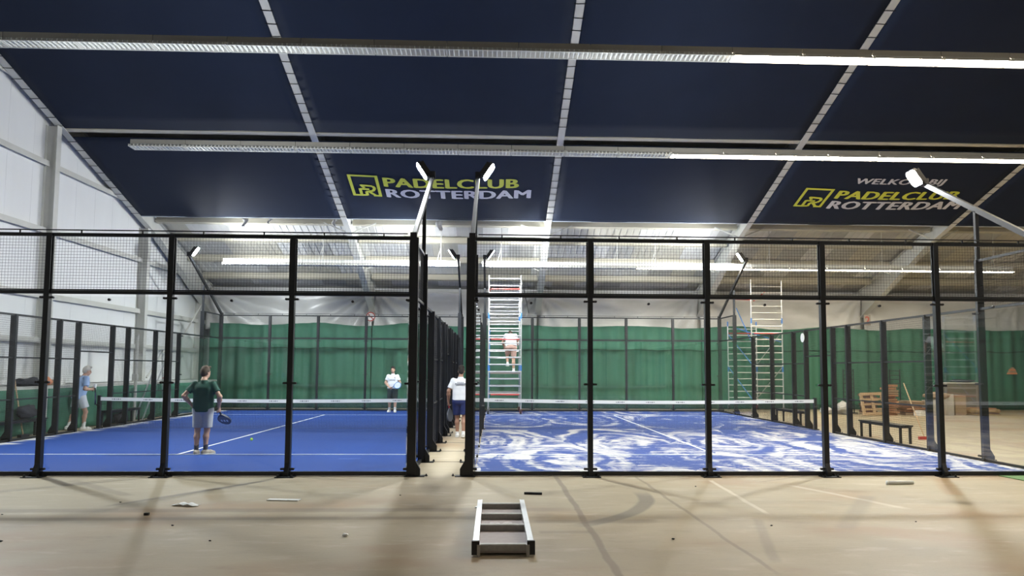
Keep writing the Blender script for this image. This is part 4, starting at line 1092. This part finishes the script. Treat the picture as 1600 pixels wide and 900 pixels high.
def person(name, label, loc, rz, J, look, C_, scale=1.0, h=.009, bulk=1.0):
    """J: joints in the figure's own frame, facing +Y, +X to its right. look: (yaw, pitch) of the head"""
    t = thing(name, label, 'person', loc); t.rotation_euler = (0, 0, rz); t.scale = (scale,) * 3
    def child(nm, me, par=None, lab=None):
        if bulk != 1.0 and nm in ('shirt', 'shorts'):   # a heavier build
            cx, cy = J['pelvis'][0], J['pelvis'][1]
            for q in me.vertices: q.co.x = cx + (q.co.x - cx) * bulk; q.co.y = cy + (q.co.y - cy) * bulk
        o = bpy.data.objects.new(nm, me); COL.objects.link(o); o.parent = par or t
        if lab: o['label'] = lab
        return o
    g = {k: np.array(v, float) for k, v in J.items()}
    pel, che, nek, hd = g['pelvis'], g['chest'], g['neck'], g['head']
    HR = rotz(look[0]) @ rotx(look[1])
    def hp(v): return hd + HR @ np.array(v, float)
    xs = g.get('xaxis', np.array([1., 0, 0]))
    b = SDF()
    for s in (-1, 1):
        b.cone(pel + xs * s * .075, lerp(pel, che, .45) + xs * s * .06, .105, .095)
        b.cone(lerp(pel, che, .45) + xs * s * .06, che + xs * s * .085, .095, .105)
    up = unit(che - pel)
    b.cone(pel, che, .10, .10)
    b.cone(che + up * .07, nek, .085, .062, .05)
    b.cone(nek, hp((0, -.01, -.06)), .056, .052, .02)
    b.ell(hp((0, -.012, .03)), (.076, .096, .095), HR).ell(hp((0, .028, -.055)), (.054, .062, .065), HR, .03)
    b.ell(hp((0, .098, -.018)), (.013, .02, .026), HR, .012).ell(hp((0, .078, .022)), (.05, .02, .014), HR, .015)
    b.ell(hp((0, .082, -.062)), (.026, .014, .010), HR, .012)
    for s in (-1, 1): b.ell(hp((s * .077, -.008, -.012)), (.012, .02, .032), HR, .008)
    for s, n in ((-1, 'L'), (1, 'R')):
        sh, el, wr, hip, kn, an = g['sho' + n], g['elb' + n], g['wri' + n], g['hip' + n], g['kne' + n], g['ank' + n]
        b.cone(che + up * .05 + xs * s * .06, sh, .08, .062, .05)
        b.cone(sh, el, .055, .043); b.cone(el, lerp(el, wr, .3), .043, .046); b.cone(lerp(el, wr, .3), wr, .046, .029)
        hdir = unit(g['hand' + n]); pn = unit(g['palm' + n] - hdir * (g['palm' + n] @ hdir)); sd = np.cross(hdir, pn)
        curl = g.get('curl' + n, np.array([.5]))[0]
        for q in (-.026, 0, .026): b.cone(wr + sd * q * .5, wr + hdir * .085 + sd * q, .022, .019, .015)
        for q, L in ((-.034, .062), (-.011, .075), (.012, .07), (.034, .055)):
            p0 = wr + hdir * .088 + sd * q; d1 = unit(hdir * (1 - curl * .6) + pn * curl); d2 = unit(hdir * (1 - curl * 1.7) + pn * curl * 1.3)
            b.cone(p0, p0 + d1 * L * .5, .0105, .0095, .006); b.cone(p0 + d1 * L * .5, p0 + d1 * L * .5 + d2 * L * .5, .0095, .008, .004)
        ts = -1 if g.get('thumb' + n, np.array([1.]))[0] < 0 else 1
        p0 = wr + hdir * .03 + sd * ts * .026; d1 = unit(hdir * .7 + sd * ts * .7 + pn * .3); d2 = unit(hdir * .8 + pn * .6 + sd * ts * .2)
        b.cone(p0, p0 + d1 * .042, .013, .011, .01); b.cone(p0 + d1 * .042, p0 + d1 * .042 + d2 * .035, .011, .009, .005)
        b.cone(pel + xs * s * .07, hip, .10, .098, .05)
        b.cone(hip, kn, .092, .056); kd = unit(an - kn); bk = g['toe' + n] * -1.0
        b.cone(kn, lerp(kn, an, .32) + unit(bk) * .012, .053, .057); b.cone(lerp(kn, an, .32) + unit(bk) * .012, an, .057, .036)
        td = unit(g['toe' + n]); b.cone(an + np.array([0, 0, -.04]), an + td * .12 + np.array([0, 0, -.055]), .036, .03)
    child('body', b.mesh('body', C_['skin'], h))
    # hair
    hr = SDF().ell(hp((0, -.016, .042)), (.085, .103, .099), HR).ell(hp((0, -.06, -.01)), (.066, .052, .07), HR, .03)
    for q in ((.03, .06, .12), (-.03, .05, .125), (0, 0, .135), (.04, -.03, .115), (-.04, -.03, .115)): hr.ell(hp(q), (.032, .035, .026), HR, .02)
    hr.cut(HR @ unit((0, .75, -.66)), hp((0, .045, .035)))
    child('hair', hr.mesh('hair', C_['hair'], h * .8))
    e = MB()
    for s in (-1, 1): e.sphere(hp((s * .031, .083, .008)), .0105, 8, 6)
    child('eye', e.data('eye', EYE, True))
    m = MB(); m.box(hp((0, .094, -.063)), (.036, .006, .005)); child('mouth', m.data('mouth', SIGNRED))
    # shirt
    sh_ = SDF(); sl = C_.get('sleeve', .62)
    for s in (-1, 1):
        sh_.cone(pel + xs * s * .085 - up * .06, lerp(pel, che, .45) + xs * s * .08, .125, .118)
        sh_.cone(lerp(pel, che, .45) + xs * s * .08, che + xs * s * .092, .118, .122)
    sh_.cone(che + up * .06, nek - up * .01, .10, .072, .05).cone(pel - up * .06, che, .13, .125)
    for s, n in ((-1, 'L'), (1, 'R')):
        so, el = g['sho' + n], g['elb' + n]; end = lerp(so, el, sl); dv = unit(el - so)
        sh_.cone(che + up * .04 + xs * s * .06, so, .095, .064, .05)
        sh_.cone(so, end + dv * .05, .064, .074, .04, (dv, end))
    sh_.cut(unit(nek - che + np.array([0, 0, .0])), nek + unit(nek - che) * .012)
    sh_.cut(-up, pel - up * C_.get('hem', .05))
    ob = child('shirt', sh_.mesh('shirt', C_['shirt'], h), None, C_.get('shirt_label'))
    # shorts
    so_ = SDF(); ln = C_.get('shorts_len', .78)
    for s, n in ((-1, 'L'), (1, 'R')):
        hip, kn = g['hip' + n], g['kne' + n]; end = lerp(hip, kn, ln); dv = unit(kn - hip)
        so_.cone(pel + xs * s * .07 + up * .06, hip, .108, .116, .05)
        so_.cone(hip, end + dv * .06, .112, .098, .03, (dv, end))
    so_.cone(pel + up * .06, pel - up * .06, .115, .12)
    so_.cut(up, pel + up * .09)
    child('shorts', so_.mesh('shorts', C_['shorts'], h), None, C_.get('shorts_label'))
    for s, n in ((-1, 'L'), (1, 'R')):
        kn, an = g['kne' + n], g['ank' + n]; td = unit(g['toe' + n])
        top = lerp(an, kn, C_.get('sock_h', .28)); dv = unit(kn - an)
        sk = SDF().cone(an - dv * .03, top + dv * .05, .043, .05, .02, (dv, top)); child('sock', sk.mesh('sock', C_['sock'], h * .8))
        z0 = an + np.array([0, 0, -.085]); sdv = np.cross(td, (0, 0, 1))
        shs = SDF().cone(z0 + td * -.045 + (0, 0, .045), z0 + td * .10 + (0, 0, .04), .046, .046, .03).cone(z0 + td * .10 + (0, 0, .04), z0 + td * .175 + (0, 0, .032), .046, .034, .03)
        shs.cone(an + (0, 0, -.04), an + (0, 0, -.0), .05, .047, .03).cut((0, 0, -1), z0 + (0, 0, .004)).cut((0, 0, 1), an + (0, 0, .012))
        q = child('shoe', shs.mesh('shoe', C_['shoe'], h * .8))
        sol = SDF().cone(z0 + td * -.045 + (0, 0, .02), z0 + td * .10 + (0, 0, .02), .05, .05, .03).cone(z0 + td * .10 + (0, 0, .02), z0 + td * .18 + (0, 0, .02), .05, .037, .03)
        sol.cut((0, 0, 1), z0 + (0, 0, .022)).cut((0, 0, -1), z0); child('sole', sol.mesh('sole', SOLE, h * .8), q)
    R = rotz(rz)
    W = {k: np.array(loc) + scale * (R @ v) for k, v in g.items() if v.size == 3}
    W['_R'] = R
    return t, W

def base(**kw):
    J = dict(pelvis=(0, 0, .96), chest=(0, 0, 1.31), neck=(0, -.015, 1.50), head=(0, .01, 1.655),
             shoL=(-.185, -.01, 1.44), elbL=(-.25, -.02, 1.15), wriL=(-.24, .08, .90), handL=(0, .1, -1), palmL=(1, 0, 0), thumbL=(1,),
             shoR=(.185, -.01, 1.44), elbR=(.25, -.02, 1.15), wriR=(.24, .08, .90), handR=(0, .1, -1), palmR=(-1, 0, 0), thumbR=(1,),
             hipL=(-.095, 0, .90), kneL=(-.11, .015, .49), ankL=(-.12, -.02, .085), toeL=(-.15, 1, 0),
             hipR=(.095, 0, .90), kneR=(.11, .015, .49), ankR=(.12, -.02, .085), toeR=(.15, 1, 0))
    J.update(kw); return J

def racket(name, label, grip, axis, face, m_frame, m_face, m_grip=BLACKP):
    """padel racket: grip end point, direction of the head, face normal (world)"""
    a = Vector(axis).normalized(); n = Vector(face); n = (n - a * n.dot(a)).normalized(); s = a.cross(n); g_ = Vector(grip)
    t = thing(name, label, 'racket', g_)
    part('grip', MB().cyl(g_, g_ + a * .13, .016, 10), m_grip, t)
    part('butt_cap', MB().cyl(g_ - a * .012, g_, .02, 10), m_grip, t)
    c0 = g_ + a * .315
    rim = []
    for k in range(28):
        th = 2 * math.pi * k / 28; x, y = math.cos(th), math.sin(th)
        rx = .13 * (1 - .12 * (y < 0) * abs(y)); ry = .145
        rim.append(c0 + s * (x * rx) + a * (y * ry))
    part('face', MB().prism([c0 + (q - c0) * .93 - n * .017 for q in rim], n * .034), m_face, t)
    mb = MB()
    for k in range(28): mb.bar(rim[k], rim[(k + 1) % 28], .02, .04, n)
    part('frame', mb, m_frame, t)
    part('throat', MB().bar(g_ + a * .12, c0 + s * .085 - a * .11, .02, .036, n).bar(g_ + a * .12, c0 - s * .085 - a * .11, .02, .036, n), m_frame, t)
    return t

# man in green, back to the camera, hands towards his hips
J = base(shoL=(-.185, -.01, 1.415), elbL=(-.36, -.10, 1.19), wriL=(-.235, .03, .99), handL=(.35, .5, -.75), palmL=(1, .2, .2), curlL=(.4,),
         shoR=(.185, -.01, 1.415), elbR=(.345, -.08, 1.17), wriR=(.28, .10, .95), handR=(.1, .35, -.9), palmR=(-1, .2, 0), curlR=(.75,), thumbR=(-1,),
         kneL=(-.105, .015, .49), ankL=(-.10, -.03, .085), kneR=(.085, .02, .49), ankR=(.07, .01, .085), hipL=(-.095, 0, .9), toeR=(.75, .7, 0), toeL=(-.1, 1, 0), head=(.015, .03, 1.655))
t, W = person('person', 'person seen from behind in a dark green shirt and grey shorts on the left court', (-5.93, 3.12, .018), 0.04, J, (-.55, -.05),
              dict(skin=SKIN, hair=HAIRB, shirt=TSHG, shorts=SHGREY, sock=SOCKD, shoe=SHOEG, hem=.10, shorts_len=.86, sock_h=.30), 1.0)
w_ = W['wriR']; racket('padel_racket', 'navy racket held low by the person in the dark green shirt', w_ + np.array([-.01, .03, -.07]), (.12, .78, -.62), (-.1, -.62, -.78), RACKN, RACKG)
rk = bpy.data.objects['padel_racket']; a_ = Vector((.12, .78, -.62)).normalized(); n_ = Vector((-.1, -.62, -.78)); n_ = (n_ - a_ * n_.dot(a_)).normalized(); s_ = a_.cross(n_)
c_ = WLOC['padel_racket'] + a_ * .34
mb = MB()
for k in range(3): mb.bar(c_ + s_ * (-.06 + .06 * k) + n_ * .019 - a_ * .03, c_ + s_ * (-.06 + .06 * k) + n_ * .019 + a_ * .03, .03, .004, n_).bar(c_ + s_ * (-.06 + .06 * k) - n_ * .019 - a_ * .03, c_ + s_ * (-.06 + .06 * k) - n_ * .019 + a_ * .03, .03, .004, n_)
part('face_print', mb, RACKW, rk)
# man in the passage, walking away
J = base(chest=(0, .02, 1.32), neck=(0, .02, 1.51), head=(.01, .05, 1.665), shoL=(-.185, .0, 1.42), elbL=(-.30, -.03, 1.16), wriL=(-.31, .07, .90), handL=(-.02, .15, -1), palmL=(1, 0, 0), curlL=(.9,),
         shoR=(.185, .0, 1.42), elbR=(.28, -.06, 1.16), wriR=(.27, -.02, .9), handR=(0, .1, -1),
         hipL=(-.095, 0, .91), kneL=(-.09, .12, .50), ankL=(-.075, .10, .085), hipR=(.095, 0, .91), kneR=(.095, .0, .49), ankR=(.085, -.13, .11), toeL=(-.05, 1, 0), toeR=(.05, 1, -.08))
t, W = person('person', 'person walking away along the passage in a white shirt and navy shorts', (-.86, 7.35, 0), 0.0, J, (0, -.1),
              dict(skin=SKIN2, hair=HAIRD, shirt=TSHW, shorts=SHNAVY, sock=SOCKW, shoe=SHOEW, hem=.03, shorts_len=.80, sock_h=.14, sleeve=.72), 1.035)
w_ = W['wriL']; racket('padel_racket', 'grey racket with red marks held by the person in the passage', w_ + np.array([.01, .03, -.06]), (.10, .12, -.97), (1, -.5, .1), RACKG, RACKG, RACKR)
n = 0
mb = MB()
for r, (n, wd, z) in enumerate(((4, .035, 1.385), (7, .032, 1.345))):
    for k in range(n): mb.box(((k - (n - 1) / 2) * (wd + .008), -.128, z), (wd, .004, .014 + .012 * r))
o = bpy.data.objects.new('shirt_print', mb.data('shirt_print', RACKN)); COL.objects.link(o)
o.parent = [q for q in t.children if q.name.startswith('shirt')][0]
# far man facing the camera
J = base(shoL=(-.18, 0, 1.415), elbL=(-.29, .02, 1.16), wriL=(-.24, .20, 1.0), handL=(.7, .6, -.35), palmL=(.3, -.3, -1), curlL=(.5,),
         shoR=(.18, 0, 1.415), elbR=(.28, .03, 1.16), wriR=(.10, .22, .98), handR=(-.8, .4, -.2), palmR=(-.3, -.5, -1), curlR=(.8,),
         ankL=(-.11, .05, .085), ankR=(.13, -.06, .085))
t, W = person('person', 'person facing the camera in a white shirt at the far end of the left court', (-4.1, 18.9, .018), math.pi - .05, J, (0, 0),
              dict(skin=SKIN, hair=HAIRD, shirt=TSHW, shorts=SHBLACK, sock=SOCKW, shoe=SHOEW, shorts_len=.88, hem=.03), 1.03, .010)
mb = MB()
for k in range(6): mb.box(((k - 2.5) * .036, .126, 1.26), (.028, .004, .02))
mb.box((-.10, .13, 1.36), (.03, .006, .035))
o = bpy.data.objects.new('shirt_print', mb.data('shirt_print', RACKN)); COL.objects.link(o)
o.parent = [q for q in t.children if q.name.startswith('shirt')][0]
w_ = W['wriR']; racket('padel_racket', 'blue racket with a pale face held by the person at the far end', w_ + np.array([.06, -.06, -.02]), (.92, -.2, .32), (.1, -1, .35), RACKB, RACKW)
# grey haired man at the gate, walking right, holding something at his chest
J = base(pelvis=(0, -.04, .95), chest=(0, .03, 1.29), neck=(0, .07, 1.46), head=(0, .135, 1.60), shoL=(-.18, .04, 1.41), elbL=(-.22, .03, 1.12), wriL=(-.10, .26, 1.10), handL=(.3, .9, .15), palmL=(1, 0, 0), curlL=(.6,), thumbL=(1,),
         shoR=(.18, .04, 1.41), elbR=(.23, .02, 1.12), wriR=(.10, .25, 1.10), handR=(-.3, .9, .25), palmR=(-1, 0, 0), curlR=(.8,),
         hipL=(-.095, -.04, .89), kneL=(-.10, -.10, .49), ankL=(-.10, -.24, .11), hipR=(.095, -.03, .89), kneR=(.10, .11, .49), ankR=(.10, .07, .085), toeL=(0, 1, -.05), toeR=(0, 1, 0))
t, W = person('person', 'grey-haired person in a light blue shirt and pale shorts at the left gate', (-11.74, 9.62, 0), -math.pi / 2 + .8, J, (-.05, -.18),
              dict(skin=SKIN, hair=HAIRG, shirt=TSHB, shorts=SHWHITE, sock=SOCKW, shoe=SHOEW, shorts_len=.70, sock_h=.36, hem=.12, sleeve=.72), 1.04, .009, 1.13)
w_ = W['wriR']; racket('padel_racket', 'dark racket hanging from the hands of the grey-haired person', w_ + np.array([.07, .03, .03]), (.05, .0, -1), (.9, .45, 0), RACKN, RACKN)
w_ = (W['wriR'] + W['wriL']) / 2
solo('ball_can', MB().cyl(tuple(w_ + np.array([.10, 0, -.02])), tuple(w_ + np.array([.12, 0, .16])), .036, 12), WHITEPL, 'small white can held by the grey-haired person', 'can', None, True)
# worker bending on the scaffold, back to the camera
J = base(pelvis=(0, -.10, .98), chest=(.0, .14, 1.28), neck=(0, .27, 1.38), head=(0, .38, 1.40), shoL=(-.17, .18, 1.36), elbL=(-.28, .30, 1.12), wriL=(-.22, .42, .92), handL=(0, .6, -.6), palmL=(1, 0, 0),
         shoR=(.17, .18, 1.36), elbR=(.26, .32, 1.12), wriR=(.20, .44, .92), handR=(0, .6, -.6), palmR=(-1, 0, 0),
         hipL=(-.095, -.10, .92), kneL=(-.13, .16, .62), ankL=(-.12, -.02, .315), hipR=(.095, -.09, .91), kneR=(.09, -.04, .49), ankR=(.09, -.10, .085), toeL=(-.1, 1, 0), toeR=(.1, 1, 0))
t, W = person('person', 'worker in a white shirt and beige shorts bending on the scaffold tower', (.70, 18.75, 1.645), 0.05, J, (0, -.75),
              dict(skin=SKIN, hair=HAIRB, shirt=TSHW, shorts=SHBEIGE, sock=SOCKW, shoe=SHOEW, shorts_len=.75, sock_h=.18, hem=.06), 1.12, .010)
